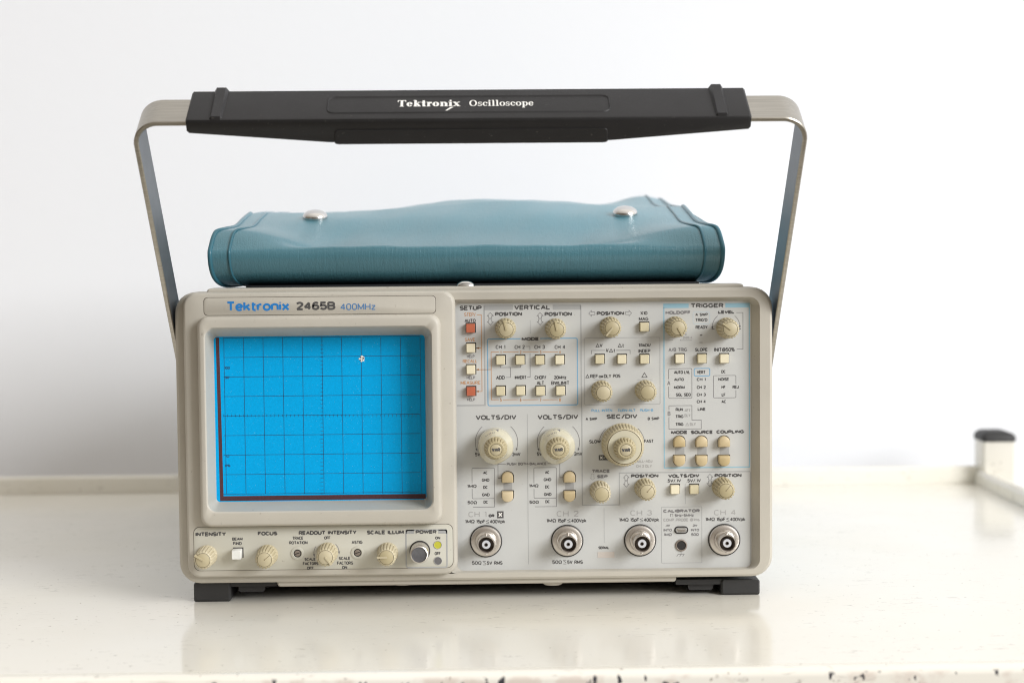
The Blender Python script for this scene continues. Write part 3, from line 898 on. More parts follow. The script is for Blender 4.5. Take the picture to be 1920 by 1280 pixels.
for s, a in (('AUTO LVL', (1263.8, 1294.3, 694.4, 700.7)), ('AUTO', (1264, 1282.2, 708.2, 714)), ('NORM', (1263.8, 1284, 723, 728.8)),
             ('SGL SEQ', (1267.3, 1295.3, 736.5, 742.7)), ('VERT', (1306.5, 1323.1, 694.3, 700.6)), ('CH 1', (1306.5, 1323.5, 708, 714)),
             ('CH 2', (1306.5, 1323.5, 722.6, 728.7)), ('CH 3', (1306.5, 1323.5, 736.5, 742.5)), ('CH 4', (1306.5, 1323.5, 749.5, 755.6)),
             ('LINE', (1308.2, 1323.1, 763.8, 769.6)), ('DC', (1352.7, 1361, 693.5, 699.4)), ('NOISE', (1346.7, 1367, 707.7, 713.6)),
             ('HF', (1352.7, 1360.6, 722.6, 728.2)), ('LF', (1353.2, 1360.6, 736.8, 742.7)), ('AC', (1352.7, 1361.8, 749.5, 755.5)),
             ('REJ', (1373.5, 1385.4, 722.3, 728.1)), ('RUN', (1266.8, 1280.5, 764.2, 770.4)), ('TRIG', (1266.4, 1281.5, 777.4, 783.5)),
             ('TRIG', (1266.4, 1281.5, 792, 798))):
    p.t(s, *a, 'ink', .003)
p.frame(1301.7, 690.4, 1330.9, 704.5, 2.5, 1.6, 'blue')
p.gapframe(1337.8, 703.7, 1379.9, 745.4, 2, 1.0, 'midink', 'r', 719.5, 731)
p.line([(1254.4, 768), (1254.4, 760.3), (1297.4, 760.3), (1297.4, 787.3), (1314.9, 787.3), (1314.9, 803.6), (1254.4, 803.6), (1254.4, 781.6)], 1.0, 'midink')
p.t('B', 1252, 1257.3, 770.7, 779.1, 'midink', .004)
p.t('AFT', 1283.6, 1295, 766, 771.8, 'paleink', .003); p.t('DLY', 1283.6, 1295, 775.6, 781.4, 'paleink', .003)
delta(1285.6, 1291.6, 792.6, 797.6, .9, 'paleink'); p.t('DLY', 1293.6, 1305, 792, 797.8, 'paleink', .003)
p.t('MODE', 1258.2, 1289.1, 806.7, 813.4, 'ink', B); p.t('SOURCE', 1295.1, 1336.9, 806.4, 813.1, 'ink', B); p.t('COUPLING', 1343.3, 1395.3, 805.6, 812.4, 'ink', B)
for x in (1274.4, 1316.1, 1358.3): p.rect(x - 8.7, 836, x + 8.7, 856, 'bar')
p.t('VOLTS/DIV', 1252.7, 1311.6, 888, 895, 'ink', B); p.t('.5V/.1V', 1250, 1277, 897.5, 903.9, 'ink', .004); p.t('.5V/.1V', 1287, 1314.2, 897.3, 903.7, 'ink', .004)
p.line([(1284.8, 906), (1284.8, 944)], .9, 'bar')
p.updown(1325.7, 888, 1336.6, 911.6); p.t('POSITION', 1339.8, 1390.5, 887.3, 894.2, 'ink', B)
# volts per division, both channels
for dx, dy in ((0, 0), (116, -0.8)):
    p.t('VOLTS/DIV', 891.9 + dx, 968.3 + dx, 777.6 + dy, 786.7 + dy, 'ink', B)
    p.arc(931 + dx, 828.8, 40, 132, 200, 1.1, 'midink'); p.arc(931 + dx, 828.8, 40, 48, -20, 1.1, 'midink')
    p.t('5V', 890.6 + dx, 900.5 + dx, 848 + dy, 855 + dy, 'ink', .004); p.t('2mV', 960.2 + dx, 976 + dx, 847.6 + dy, 854.6 + dy, 'ink', .004)
    p.gapframe(885.2 + dx, 876.9 + dy, 927.3 + dx, 934.2 + dy, 2, 1.0, 'midink', 'l', 905.5, 916)
    p.line([(927.3 + dx, 934.2 + dy), (927.3 + dx, 949.8 + dy), (887 + dx, 949.8 + dy)], 1.0, 'midink')
    for s, a in (('AC', (905.8, 914.5, 883, 888.6)), ('GND', (903.4, 917.7, 896.4, 902.4)), ('DC', (906, 914.8, 910, 915.9)),
                 ('GND', (903.9, 918.2, 924, 930)), ('DC', (906.6, 915.3, 937.8, 943.5)), ('1MΩ', (875.8, 893.8, 907.8, 914)), ('50Ω', (876.6, 894.5, 938.6, 944.6))):
        p.t(s, a[0] + dx, a[1] + dx, a[2] + dy, a[3] + dy, 'ink', .003)
for x in (952.2, 1068): p.rect(x - 8, 903, x + 8, 924, 'bar')
p.t('PUSH BOTH-BALANCE', 950, 1025, 866.4, 871.8, 'midink', .003)
p.line([(948.4, 869.5), (933.6, 869.5), (933.6, 896), (941, 896)], 1.0, 'midink')
p.line([(1026.6, 868.4), (1049.5, 868.4), (1049.5, 894.8), (1057, 894.8)], 1.0, 'midink')
p.line([(988.6, 776), (988.6, 1057)], 1.0, 'bar')
# inputs
p.t('CH 1', 878.4, 912.5, 958.3, 968.8, 'paleink', .008); p.t('OR', 916, 927.3, 963.3, 969.2, 'ink', B)
p.rect(932, 957.8, 944.2, 971, 'ink')
p.t('CH 2', 1043.8, 1084.7, 957, 968, 'paleink', .008); p.t('CH 3', 1182, 1222.5, 955.8, 966, 'paleink', .008); p.t('CH 4', 1338.8, 1379.8, 955, 965.4, 'paleink', .008)
for x0, y0 in ((871.9, 973.6), (1024.5, 972), (1160.7, 970.4), (1322.4, 969.4)):
    w = 75.2
    p.t('1MΩ', x0, x0 + 18.2, y0, y0 + 6.9, 'ink', .004); p.t('15pF', x0 + 21, x0 + 38, y0, y0 + 8.3, 'ink', .004)
    p.line([(x0 + 45, y0 + .4), (x0 + 39.6, y0 + 2.6), (x0 + 45, y0 + 5)], .9, 'ink'); p.line([(x0 + 39.6, y0 + 6.9), (x0 + 45.2, y0 + 6.9)], .9, 'ink')
    p.t('400Vpk', x0 + 46.4, x0 + w, y0, y0 + 8.4, 'ink', .004)
for x0, y0 in ((884.8, 1051.2), (1035.5, 1049.6)):
    p.t('50Ω', x0, x0 + 18.2, y0, y0 + 6.9, 'ink', .004)
    p.line([(x0 + 26.2, y0 + .4), (x0 + 20.8, y0 + 2.6), (x0 + 26.2, y0 + 5)], .9, 'ink'); p.line([(x0 + 20.8, y0 + 6.9), (x0 + 26.4, y0 + 6.9)], .9, 'ink')
    p.t('5V RMS', x0 + 28, x0 + 57.6, y0, y0 + 6.9, 'ink', .004)
p.line([(1132.6, 952), (1132.6, 1017)], .9, 'bar')
p.t('SERIAL', 1121.8, 1142.4, 1023.4, 1028.7, 'ink', .003)
p.frame(1240.3, 949.7, 1316, 1054.5, 1, .9, 'bar')
p.t('CALIBRATOR', 1243.6, 1312.3, 954, 960.4, 'midink', B)
p.line([(1257.3, 968), (1259, 968), (1259, 963), (1261.6, 963), (1261.6, 968), (1263.4, 968)], .8, 'midink')
p.t('5Hz-5MHz', 1265, 1301, 962.8, 968.2, 'midink', .003); p.t('COMP PROBE @1ms', 1244, 1312, 971, 976.8, 'paleink', .006)
for s, a in (('.4V', (1247.6, 1256.4, 982.4, 987)), ('INTO', (1244, 1259.8, 990.5, 995.8)), ('1MΩ', (1244.5, 1259.8, 998.7, 1004.3)),
             ('.2V', (1297.4, 1307.8, 982.2, 986.8)), ('INTO', (1295.4, 1311, 990.3, 995.6)), ('50Ω', (1296, 1310.5, 998.5, 1004.1))):
    p.t(s, *a, 'midink', .003)
p.line([(1277, 1034), (1277, 1038)], .9, 'midink'); p.line([(1271, 1038.2), (1283.4, 1038.2)], .9, 'midink')
for x in (1271.4, 1277, 1282.6): p.line([(x + .4, 1038), (x - 2.6, 1042.6)], .9, 'midink')
lett = p.build('lettering', panel)
p2 = Print(YP, 0.00011)
p2.t('X', 934.2, 942, 960, 968.8, 'whiteink', B); p2.t('X-Y', 1124.6, 1141, 854.6, 860.4, 'whiteink')
p2.build('reversed_lettering', panel)
p3 = Print(YP, 0.00011)
p3.rect(1120.6, 1034, 1152, 1045, 'patch')
p3.build('serial_patch', panel)


# ------------------------------------------------------------------ knobs
def put(o, parent, loc):
    o.parent = parent; o.location = loc
    return o


def knob_mesh(rb, rf, h, capr, nfl=18):
    """fluted knob along -Y from y = 0, local coordinates"""
    N = nfl * 8
    mb = MB()
    fl = 0.0006
    mb.loft([circ(0, 0, rb, 0.0, N), circ(0, 0, rb, -0.0012, N), circ(0, 0, rb - 0.0002, -0.0016, N, nfl, fl), circ(0, 0, rf + 0.0001, -h + 0.0012, N, nfl, fl),
             circ(0, 0, rf - 0.0005, -h + 0.0003, N, nfl, fl * .4), circ(0, 0, rf - 0.0010, -h, N)], 'knob', False, False)
    mb.loft([circ(0, 0, rf - 0.0010, -h, N), circ(0, 0, capr + 0.00022, -h, N)], 'knob')
    mb.loft([circ(0, 0, capr + 0.00022, -h, N), circ(0, 0, capr + 0.00018, -h + 0.0005, N), circ(0, 0, capr, -h + 0.0005, N)], 'groove')
    return mb


def cap_mesh(capr, h, dark=False):
    mb = MB()
    mb.loft([circ(0, 0, capr, -h + 0.0006, 40), circ(0, 0, capr, -h - 0.00005, 40), circ(0, 0, capr - 0.0002, -h - 0.0002, 40)], 'cap', False, True)
    return mb


def pointer_mesh(rf, h, ang, y1):
    d = Vector((math.cos(R(ang)), math.sin(R(ang)))); s = Vector((-d.y, d.x))
    mb = MB()
    w = 0.00062
    q = []
    for y, ww, ext in ((-h + 0.0002, w, 0), (-h - 0.0007, w * .7, 0)):
        q.append([(a.x, y, a.y) for a in (-d * 0.0004 + s * ww, -d * 0.0004 - s * ww, d * (rf + 0.0001) - s * ww, d * (rf + 0.0001) + s * ww)])
    q.insert(0, [(a.x, y1, a.y) for a in (d * (rf * .75) + s * w, d * (rf * .75) - s * w, d * (rf + 0.0004) - s * w, d * (rf + 0.0004) + s * w)])
    mb.loft(q, 'knob', True, True)
    return mb


KH = 0.0150
K_MESH = knob_mesh(0.0058, 0.0051, KH, 0.0038)


def knob(px, py, ypan, angle=None, groove=None):
    c = at(px, py, ypan - KH)
    o = K_MESH.build('knob', scope) if not hasattr(knob, 'me') else None
    if o is None:
        o = bpy.data.objects.new('knob', knob.me); COL.objects.link(o); o.parent = scope
        cp = bpy.data.objects.new('knob_cap', knob.cap); COL.objects.link(cp)
    else:
        knob.me = o.data
        cp = cap_mesh(0.0038, KH).build('knob_cap'); knob.cap = cp.data
    o.location = (c.x, ypan, c.z)
    o.rotation_euler = (0, R(random.uniform(0, 20)), 0)
    cp.parent = o
    if angle is not None:
        a = angle + math.degrees(o.rotation_euler.y)   # the knob is turned a little, keep the pointer where the photo has it
        pm = pointer_mesh(0.0051, KH, a, -0.004).build('pointer')
        pm.parent = o
    if groove is not None:
        a = R(groove + math.degrees(o.rotation_euler.y))
        mb = MB()
        d = Vector((math.cos(a), math.sin(a))); s = Vector((-d.y, d.x)); w = 0.00016
        mb.poly([(q.x, -KH - 0.00023, q.y) for q in (s * w, -s * w, d * 0.0041 - s * w, d * 0.0041 + s * w)], [(0, 1, 2, 3)], 'groove')
        mb.poly([(0.0004 * math.cos(i), -KH - 0.00025, 0.0004 * math.sin(i)) for i in range(6)], [tuple(range(6))], 'groove')
        mb.build('index_line').parent = o
    return o


YKL = YM - 0.0003
knob(380.2, 1050, YKL, 148); knob(495.7, 1048.9, YKL, None, 40); knob(610, 1044.6, YKL, -52); knob(724.5, 1044.6, YKL, 180)
knob(948.8, 617.9, YP, 103); knob(1044, 618.4, YP, 100); knob(1147.9, 615.3, YP, -128)
knob(1271.6, 614.8, YP, -60); knob(1369.6, 617, YP, 142)
knob(1131.6, 736.3, YP); knob(1214.6, 735.6, YP); knob(1128.4, 926.4, YP); knob(1213.6, 921.7, YP, None, 48); knob(1361.3, 919.6, YP, None, 50)


def var_knob(px, py, h, parent_loc, parent):
    """the small VAR knob on top of a larger one"""
    cp = at(px, py, YP - h)
    mb = knob_mesh(0.0062, 0.0052, 0.0085, 0.0031, 20)
    o = mb.build('variable_knob', parent)
    o.location = (cp.x - parent_loc.x, -h + 0.0085, cp.z - parent_loc.z)
    c = cap_mesh(0.0031, 0.0085)
    # the word VAR is raised printing on the cap
    pt = Print(YP - h - 0.0002)
    pt.t('VAR', px - 8.2, px + 8.2, py - 3.9, py + 3.6, 'ink', .01)
    w = pt.build('var_word', None)
    me = w.data
    base_i = len(c.v)
    off = Vector((cp.x, YP - h, cp.z))
    vs_ = [(v.co.x - off.x, v.co.y - off.y - 0.0085, v.co.z - off.z) for v in me.vertices]
    c.poly(vs_, [tuple(f.vertices) for f in me.polygons], 'ink')
    bpy.data.objects.remove(w)
    k_ = c.build('variable_knob_cap', parent, recalc=False)
    k_.location = o.location
    return o


# VOLTS/DIV: clear skirt, turning body, VAR knob
for dx in (0, 117.5):
    c = at(930 + dx, 843, YP - 0.024)
    mb = MB()
    N = 72
    mb.loft([circ(0, 0, 0.0098, 0, N), circ(0, 0, 0.0099, -0.003, N), circ(0, 0, 0.0099, -0.0095, N, 3, 0.0008), circ(0, 0, 0.0092, -0.0108, N, 3, 0.0010),
             circ(0, 0, 0.0074, -0.0135, N, 3, 0.0006), circ(0, 0, 0.0066, -0.0155, N), circ(0, 0, 0.003, -0.0157, N)], 'skirt', True, True)
    o = mb.build('volts_knob', scope)
    o.location = (c.x, YP, c.z)
    mb = MB()                                     # dark index wedge and figures under the clear skirt
    for a0, a1, r0, r1 in ((80, 103, 0.0086, 0.00995),):
        pts = [(r * math.cos(R(a)), -0.0107 + (0.0008 if r > 0.0095 else -0.0003), r * math.sin(R(a))) for a in (a0, a1) for r in ((r0, r1) if a == a0 else (r1, r0))]
        mb.poly(pts, [(0, 1, 2, 3)], 'midink')
    for a in (98, 112, 127):
        for q in (-3, 3):
            pts = [(r * math.cos(R(a + q + s)), -0.01225 - 0.0006 * (r < 0.008), r * math.sin(R(a + q + s))) for r, s in ((0.0077, -1), (0.0086, -1), (0.0086, 1), (0.0077, 1))]
            mb.poly(pts, [(0, 1, 2, 3)], 'midink')
    mb.build('index_mark', o)
    var_knob(930 + dx, 843, 0.024, Vector((c.x, 0, c.z)), o)

# SEC/DIV
c = at(1171.4, 838, YP - 0.0145)
mb = MB(); N = 40 * 6
mb.loft([circ(0, 0, 0.0119, 0, N), circ(0, 0, 0.0119, -0.0022, N), circ(0, 0, 0.0117, -0.0026, N, 40, 0.0005), circ(0, 0, 0.0110, -0.0125, N, 40, 0.0005),
         circ(0, 0, 0.0102, -0.0140, N), circ(0, 0, 0.0096, -0.0143, N)], 'knob')
mb.loft([circ(0, 0, 0.0096, -0.0143, N), circ(0, 0, 0.00945, -0.0139, N), circ(0, 0, 0.0093, -0.0139, N)], 'groove')
mb.loft([circ(0, 0, 0.0093, -0.0139, N), circ(0, 0, 0.0092, -0.0145, N), circ(0, 0, 0.006, -0.0147, N)], 'skirt', False, True)
sd = mb.build('sweep_knob', scope); sd.location = (c.x, YP, c.z)
var_knob(1173.8, 843.6, 0.024, Vector((c.x, 0, c.z)), sd)


# ------------------------------------------------------------------ push buttons
def button(px, py, ypan, mt, h=0.0032, size=16.6, name='push_button'):
    c = at(px, py, ypan - h)
    k_ = mpp(ypan)
    s = size * k_ / 2
    mb = MB()
    mb.loft([rr(-s, s, -s, s, .0002, 0.0, 3), rr(-s, s, -s, s, .0003, -h + .0005, 3), rr(-s + .0003, s - .0003, -s + .0003, s - .0003, .0004, -h, 3)], mt, False, True)
    # the dark gap of the cut-out around it
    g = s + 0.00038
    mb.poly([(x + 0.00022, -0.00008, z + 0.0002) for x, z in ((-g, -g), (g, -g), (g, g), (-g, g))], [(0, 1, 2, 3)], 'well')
    o = mb.build(name, scope)
    o.location = (c.x, ypan, c.z)
    if mt != 'button': o['label'] = {'orange': 'orange push button', 'white_button': 'white push button'}[mt]
    return o


button(882, 615.5, YP, 'orange'); button(882.6, 652.6, YP, 'button'); button(882.8, 693.2, YP, 'button'); button(883, 734, YP, 'orange')
for q in ((938.5, 675.4), (975.2, 675), (1012.4, 675), (1049.6, 674.6), (938.7, 733.2), (976.3, 732.7), (1013.2, 733), (1051, 732.6),
          (1208.4, 613), (1124.7, 673.7), (1166.3, 673.7), (1208.6, 673.5), (1274.7, 672.6), (1316.6, 672.4), (1358.4, 672.4), (1266, 918), (1302, 917.8)):
    button(*q, YP, 'button')
button(442.6, 1040.4, YKL, 'white_button', 0.0075, 17)


def rocker(px, py, up, w=21.5, hh=20):
    """half-round button: arched at the outer end"""
    h = 0.004
    c = at(px, py, YP - h)
    k_ = mpp(YP)
    a, b = w * k_ / 2, hh * k_ / 2

    def loop(d, y):
        r = a - d
        pts = []
        top = b - d - (r * 0.92)
        for i in range(13):
            t_ = math.pi * i / 12
            pts.append((r * math.cos(t_), top + r * 0.92 * math.sin(t_)))
        pts += [(-r, -b + d + .0003), (-r + .0003, -b + d), (r - .0003, -b + d), (r, -b + d + .0003)]
        return [(x, y, z if up else -z) for x, z in pts]
    mb = MB()
    mb.loft([loop(0, 0), loop(0, -h + .0006), loop(.0002, -h + .0002), loop(.0005, -h)], 'rocker', False, True)
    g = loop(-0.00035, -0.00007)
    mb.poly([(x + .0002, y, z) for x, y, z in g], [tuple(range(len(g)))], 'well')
    o = mb.build('rocker_button', scope)
    o.location = (c.x, YP, c.z)


for x in (1274.4, 1316.1, 1358.3):
    rocker(x, 828, True); rocker(x, 864.2, False)
for x, y in ((951.6, 895), (1068, 894.4)):
    rocker(x, y, True); rocker(x, y + 36.4, False)


# ------------------------------------------------------------------ input connectors
def bnc(px, py):
    c = at(px, py, YP - 0.0015)
    k_ = mpp(YP)
    o = None
    N = 48
    mb = MB()
    R0 = 29.6 * k_
    mb.loft([circ(0, 0, R0 + .0003, 0.0, N), circ(0, 0, R0 + .0003, -0.0006, N), circ(0, 0, R0 - .0002, -0.0008, N)], 'dark')
    mb.loft([circ(0, 0, R0 - .0002, -0.0008, N), circ(0, 0, R0 - .0006, -0.0018, N), circ(0, 0, R0 - .0016, -0.0021, N), circ(0, 0, .0060, -0.0021, N),
             circ(0, 0, .0060, -0.0040, N), circ(0, 0, .0056, -0.0046, N), circ(0, 0, .0049, -0.0050, N), circ(0, 0, .0049, -0.0125, N), circ(0, 0, .0047, -0.0130, N),
             circ(0, 0, .00435, -0.0130, N)], 'nickel')
    mb.loft([circ(0, 0, .00435, -0.0130, N), circ(0, 0, .0042, -0.0126, N), circ(0, 0, .0042, -0.0065, N), circ(0, 0, .0001, -0.0065, N)], 'bore')
    # bayonet lug
    for a in (90, 270):
        x, z = 0.0049 * math.cos(R(a)), 0.0049 * math.sin(R(a))
        s = 1 if a == 90 else -1
        mb.loft([[(0.0009 * math.cos(2 * math.pi * i / 12), -0.0088 + 0.0009 * math.sin(2 * math.pi * i / 12), z + s * hz) for i in range(12)] for hz in (-.0004, .0008, .0010)], 'nickel', False, True)
    o = mb.build('input_connector', scope)
    o.location = (c.x, YP, c.z)
    mb = MB()
    mb.loft([circ(0, 0, .0024, -0.0046, 32), circ(0, 0, .0024, -0.0118, 32), circ(0, 0, .0022, -0.0120, 32), circ(0, 0, .0010, -0.0120, 32)], 'ptfe')
    mb.build('insulator', o)
    mb = MB()
    mb.loft([circ(0, 0, .0010, -0.0120, 24), circ(0, 0, .0009, -0.0122, 24), circ(0, 0, .0005, -0.0122, 24), circ(0, 0, .0005, -0.008, 24)], 'pin', False, True)
    mb.build('centre_pin', o)


for q in ((911.3, 1014.6), (1063.8, 1013.8), (1200.6, 1012.9), (1358.5, 1012)):
    bnc(*q)

# calibrator loop and ground socket
mb = MB()
b = box_px(1264, 985.8, 1290.6, 1000.2, YP)
mb.loft([rr(*b, .003, YP - .0001), rr(*grow(b, -.0007), .003, YP - .0002)], 'dark', False, False)
b2 = grow(b, -.0006)
mb.loft([rr(*b2, .003, YP - .0001), rr(*grow(b2, -.0004), .003, YP - .0014), rr(*grow(b2, -.0011), .003, YP - .0020)], 'chrome', False, True)
mb.build('calibrator_loop', scope)
mb = MB()
c = at(1277.3, 1021.6, YP)
kk = mpp(YP)
mb.loft([circ(0, 0, 11.4 * kk, -.0001, 40), circ(0, 0, 11.2 * kk, -.0006, 40), circ(0, 0, 9.4 * kk, -.0008, 40), circ(0, 0, 8.6 * kk, -.0006, 40)], 'bore')
mb.loft([circ(0, 0, 8.6 * kk, -.0006, 40), circ(0, 0, 8.2 * kk, -.0002, 40)], 'dark', False, True)
o = mb.build('ground_socket', scope); o.location = (c.x, YP, c.z)

# trimmer holes
for q in ((557.8, 1036.8), (670.4, 1035.5)):
    c = at(*q, YKL); kk = mpp(YM)
    mb = MB()
    mb.loft([circ(0, 0, 12.3 * kk, -.00002, 40), circ(0, 0, 12.0 * kk, -.0004, 40), circ(0, 0, 8.4 * kk, -.0006, 40), circ(0, 0, 7.4 * kk, -.0003, 40)], 'lower')
    mb.loft([circ(0, 0, 7.4 * kk, -.0003, 40), circ(0, 0, 7.0 * kk, -.0001, 40)], 'dark', False, True)
    o = mb.build('trimmer_hole', scope); o.location = (c.x, YKL, c.z)
    mb = MB()
    mb.loft([circ(0, 0, 5.6 * kk, -.00015, 32), circ(0, 0, 5.2 * kk, -.0002, 32)], 'bore', False, True)
    sl = R(18)
    d = Vector((math.cos(sl), math.sin(sl))); s = Vector((-d.y, d.x))
    mb.poly([(v.x, -.00026, v.y) for v in (d * 5 * kk + s * .8 * kk, d * 5 * kk - s * .8 * kk, -d * 5 * kk - s * .8 * kk, -d * 5 * kk + s * .8 * kk)], [(0, 1, 2, 3)], 'dark')
    mb.build('trimmer_screw', o)

# power button, lenses
c = at(786, 1039.6, YKL - .0125); kk = mpp(YM)
mb = MB()
mb.loft([circ(0, 0, 19.6 * kk, 0, 48), circ(0, 0, 19.4 * kk, -.0004, 48), circ(0, 0, 17.6 * kk, -.0005, 48)], 'dark')
mb.loft([circ(0, 0, 17.6 * kk, -.0005, 48), circ(0, 0, 17.2 * kk, -.011, 48), circ(0, 0, 16.4 * kk, -.0122, 48), circ(0, 0, 14.4 * kk, -.0125, 48)], 'nickel')
o = mb.build('power_button', scope); o.location = (c.x, YKL, c.z)
mb = MB()
mb.loft([circ(0, 0, 14.4 * kk, -.0125, 48), circ(0, 0, 13.6 * kk, -.0119, 48), circ(0, 0, 6 * kk, -.0116, 48)], 'smoke', False, True)
mb.build('button_cap', o)
for q, mt_, nm in (((820.9, 1020.8), 'led', 'indicator_window'), ((821.2, 1050.6), 'greylens', 'indicator_window')):
    c = at(*q, YKL)
    mb = MB()
    mb.loft([circ(0, 0, 7.9 * kk, -.00002, 32), circ(0, 0, 7.6 * kk, -.0003, 32), circ(0, 0, 7.0 * kk, -.0003, 32)], 'bar')
    mb.loft([circ(0, 0, 7.0 * kk, -.0003, 32), circ(0, 0, 6.6 * kk, -.0001, 32)], mt_, False, True)
    o = mb.build(nm, scope); o.location = (c.x, YKL, c.z)
    o['label'] = 'yellow indicator window' if mt_ == 'led' else 'grey indicator window'


# ------------------------------------------------------------------ feet
def foot(x0, x1, s0, s1, yb0, ytop, back, sgn):
    """block with a flat strap and a small inner pad"""
    yf_ = 0.006 if not back else 0.345
    X0, X1 = at(x0, 1110, 0.006).x, at(x1, 1110, 0.006).x
    S0, S1 = at(s0, 1110, 0.006).x, at(s1, 1110, 0.006).x
    zt = at((x0 + x1) / 2, ytop, 0.006).z
    mb = MB()
    d = 0.030
    mb.loft([rr(X0 + .001, X1 - .001, .0012, zt, .001, yf_), rr(X0, X1, 0, zt, .0012, yf_ + .0012), rr(X0, X1, 0, zt, .0012, yf_ + d)], 'rubber', True, True)
    mb.loft([rr(min(S0, X0 + .004), max(S1, X1 - .004), zt - .0026, zt + .0002, .0004, yf_ + .0015), rr(min(S0, X0 + .004), max(S1, X1 - .004), zt - .0026, zt + .0002, .0004, yf_ + d)], 'rubber', True, True)
    m0 = S0 + (S1 - S0) * (0.12 if sgn > 0 else 0.30); m1 = S0 + (S1 - S0) * (0.72 if sgn > 0 else 0.88)
    mb.loft([rr(m0, m1, zt - .0062, zt - .002, .0016, yf_ + .004), rr(m0, m1, zt - .0062, zt - .002, .0016, yf_ + d)], 'rubber', True, True)
    mb.build('foot', scope)


for back in (False, True):
    foot(363, 432, 436, 518, 1126, 1092, back, 1)
    foot(1352, 1425, 1268, 1348, 1119, 1086.5, back, -1)

# stud on the top, in front of the pouch
c = at(873, 537, 0.010)
mb = MB()
mb.loft([[(c.x + r_ * math.cos(2 * math.pi * i / 32), 0.0085 + r_ * .5 * math.sin(2 * math.pi * i / 32), c.z + h_) for i in range(32)]
         for r_, h_ in ((.0052, -.002), (.0052, .0006), (.0046, .0016), (.0032, .0027), (.0014, .0032))], 'chrome', False, True)
mb.build('top_stud', scope)

# ------------------------------------------------------------------ carrying handle
EL = R(57)
U = Vector((0, -math.cos(EL), math.sin(EL)))      # along the arms, towards the grip
NV = Vector((0, math.sin(EL), math.cos(EL)))      # across the strap, away from the viewer
HB = -0.058
B0 = at(881, 203.5, HB)
B0 = Vector((B0.x, HB, B0.z))
HM = Matrix(((1, U.x, NV.x, B0.x), (0, U.y, NV.y, B0.y), (0, U.z, NV.z, B0.z), (0, 0, 0, 1)))   # local (x, u, n) -> world
kh = mpp(HB)
XL, XR = at(249.5, 235, HB).x - B0.x, at(1513.5, 228, HB).x - B0.x
XLb, XRb = ring_out[0] - 0.0017 - B0.x, ring_out[1] + 0.0030 - B0.x
TH, WD = 0.0025, 0.024
UB = -0.128


def strap_path(off):
    """outer line (off 0) or inner line (off TH) of the bent strap in the x, u plane"""
    cen = []
    r = 0.0135
    pts = [(XLb, UB - 0.035), (XL, 0.0), (XR, 0.0), (XRb, UB - 0.035)]
    # rounded polyline
    out = [Vector(pts[0])]
    for i in (1, 2):
        a, b, c_ = Vector(pts[i - 1]), Vector(pts[i]), Vector(pts[i + 1])
        d0, d1 = (a - b).normalized(), (c_ - b).normalized()
        ang = d0.angle(d1)
        tl = r / math.tan(ang / 2)
        bis = (d0 + d1).normalized()
        ctr = b + bis * (r / math.sin(ang / 2))
        p0, p1 = b + d0 * tl, b + d1 * tl
        v0, v1 = p0 - ctr, p1 - ctr
        a0 = math.atan2(v0.y, v0.x); a1 = math.atan2(v1.y, v1.x)
        da = (a1 - a0 + math.pi) % (2 * math.pi) - math.pi
        for k_ in range(15):
            t_ = a0 + da * k_ / 14
            out.append(ctr + Vector((math.cos(t_), math.sin(t_))) * (r - off))
    out.append(Vector(pts[3]))
    # end points pushed inwards by the thickness
    if off:
        d = (Vector(pts[1]) - Vector(pts[0])).normalized(); out[0] = out[0] + Vector((d.y, -d.x)) * off
        d = (Vector(pts[2]) - Vector(pts[3])).normalized(); out[-1] = out[-1] + Vector((-d.y, d.x)) * off
    return out


PO, PI_ = strap_path(0), strap_path(TH)
c_ = 0.0005
sec = []
hw = WD / 2
for o_, i_ in zip(PO, PI_):
    d = (o_ - i_).normalized()
    sec.append([(q.x, q.y, nn) for q, nn in ((o_, -hw + c_), (o_, hw - c_), (o_ - d * c_, hw), (i_ + d * c_, hw), (i_, hw - c_), (i_, -hw + c_), (i_ + d * c_, -hw), (o_ - d * c_, -hw))])
mb = MB()
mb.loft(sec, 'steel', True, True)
nsec = 8
ki = mb.mi('shaded_steel')
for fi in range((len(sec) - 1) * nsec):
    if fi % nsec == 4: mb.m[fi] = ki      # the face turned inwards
# round pivot ends at the cabinet sides
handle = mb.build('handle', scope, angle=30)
handle.matrix_local = HM

# grip: its inner side bulges towards the middle
GX0_, GX1_ = at(355, 210, HB).x - B0.x, at(1402, 205, HB).x - B0.x
mid = (GX0_ + GX1_) / 2
GN = 0.0158        # half width across


def grip_loop(inset, n_):
    xs_ = [GX0_ + inset, GX0_ + .001 + inset, -0.073, 0.073, GX1_ - .001 - inset, GX1_ - inset]
    top = 0.0030 - inset
    lo = [-0.0038, -0.0050, -0.0110, -0.0110, -0.0050, -0.0038]
    return [(xs_[0], top - .001, n_), (xs_[1], top, n_), (xs_[4], top, n_), (xs_[5], top - .001, n_), (xs_[5], lo[5] + inset, n_), (xs_[4], lo[4] + inset, n_),
            (0.072, lo[3] + inset, n_), (-0.072, lo[2] + inset, n_), (xs_[1], lo[1] + inset, n_), (xs_[0], lo[0] + inset, n_)]


mb = MB()
mb.loft([grip_loop(.0012, -GN), grip_loop(.0003, -GN + .0006), grip_loop(0, -GN + .0015), grip_loop(0, GN - .0012), grip_loop(.0012, GN)], 'black', True, True)
# centre pad on the inner side
PX0, PX1 = at(628, 262, HB).x - B0.x, at(1139, 262, HB).x - B0.x


def lr(x0, x1, u0, u1, r, nn, k_=5):
    return [(q[0], q[2], nn) for q in rr(x0, x1, u0, u1, r, 0, k_)]


mb.loft([lr(PX0 + .001, PX1 - .001, -.0114, -.0032, .002, -GN - .0004), lr(PX0, PX1, -.0119, -.003, .002, -GN + .0006), lr(PX0, PX1, -.0119, -.003, .002, GN - .003)], 'black', True, True)
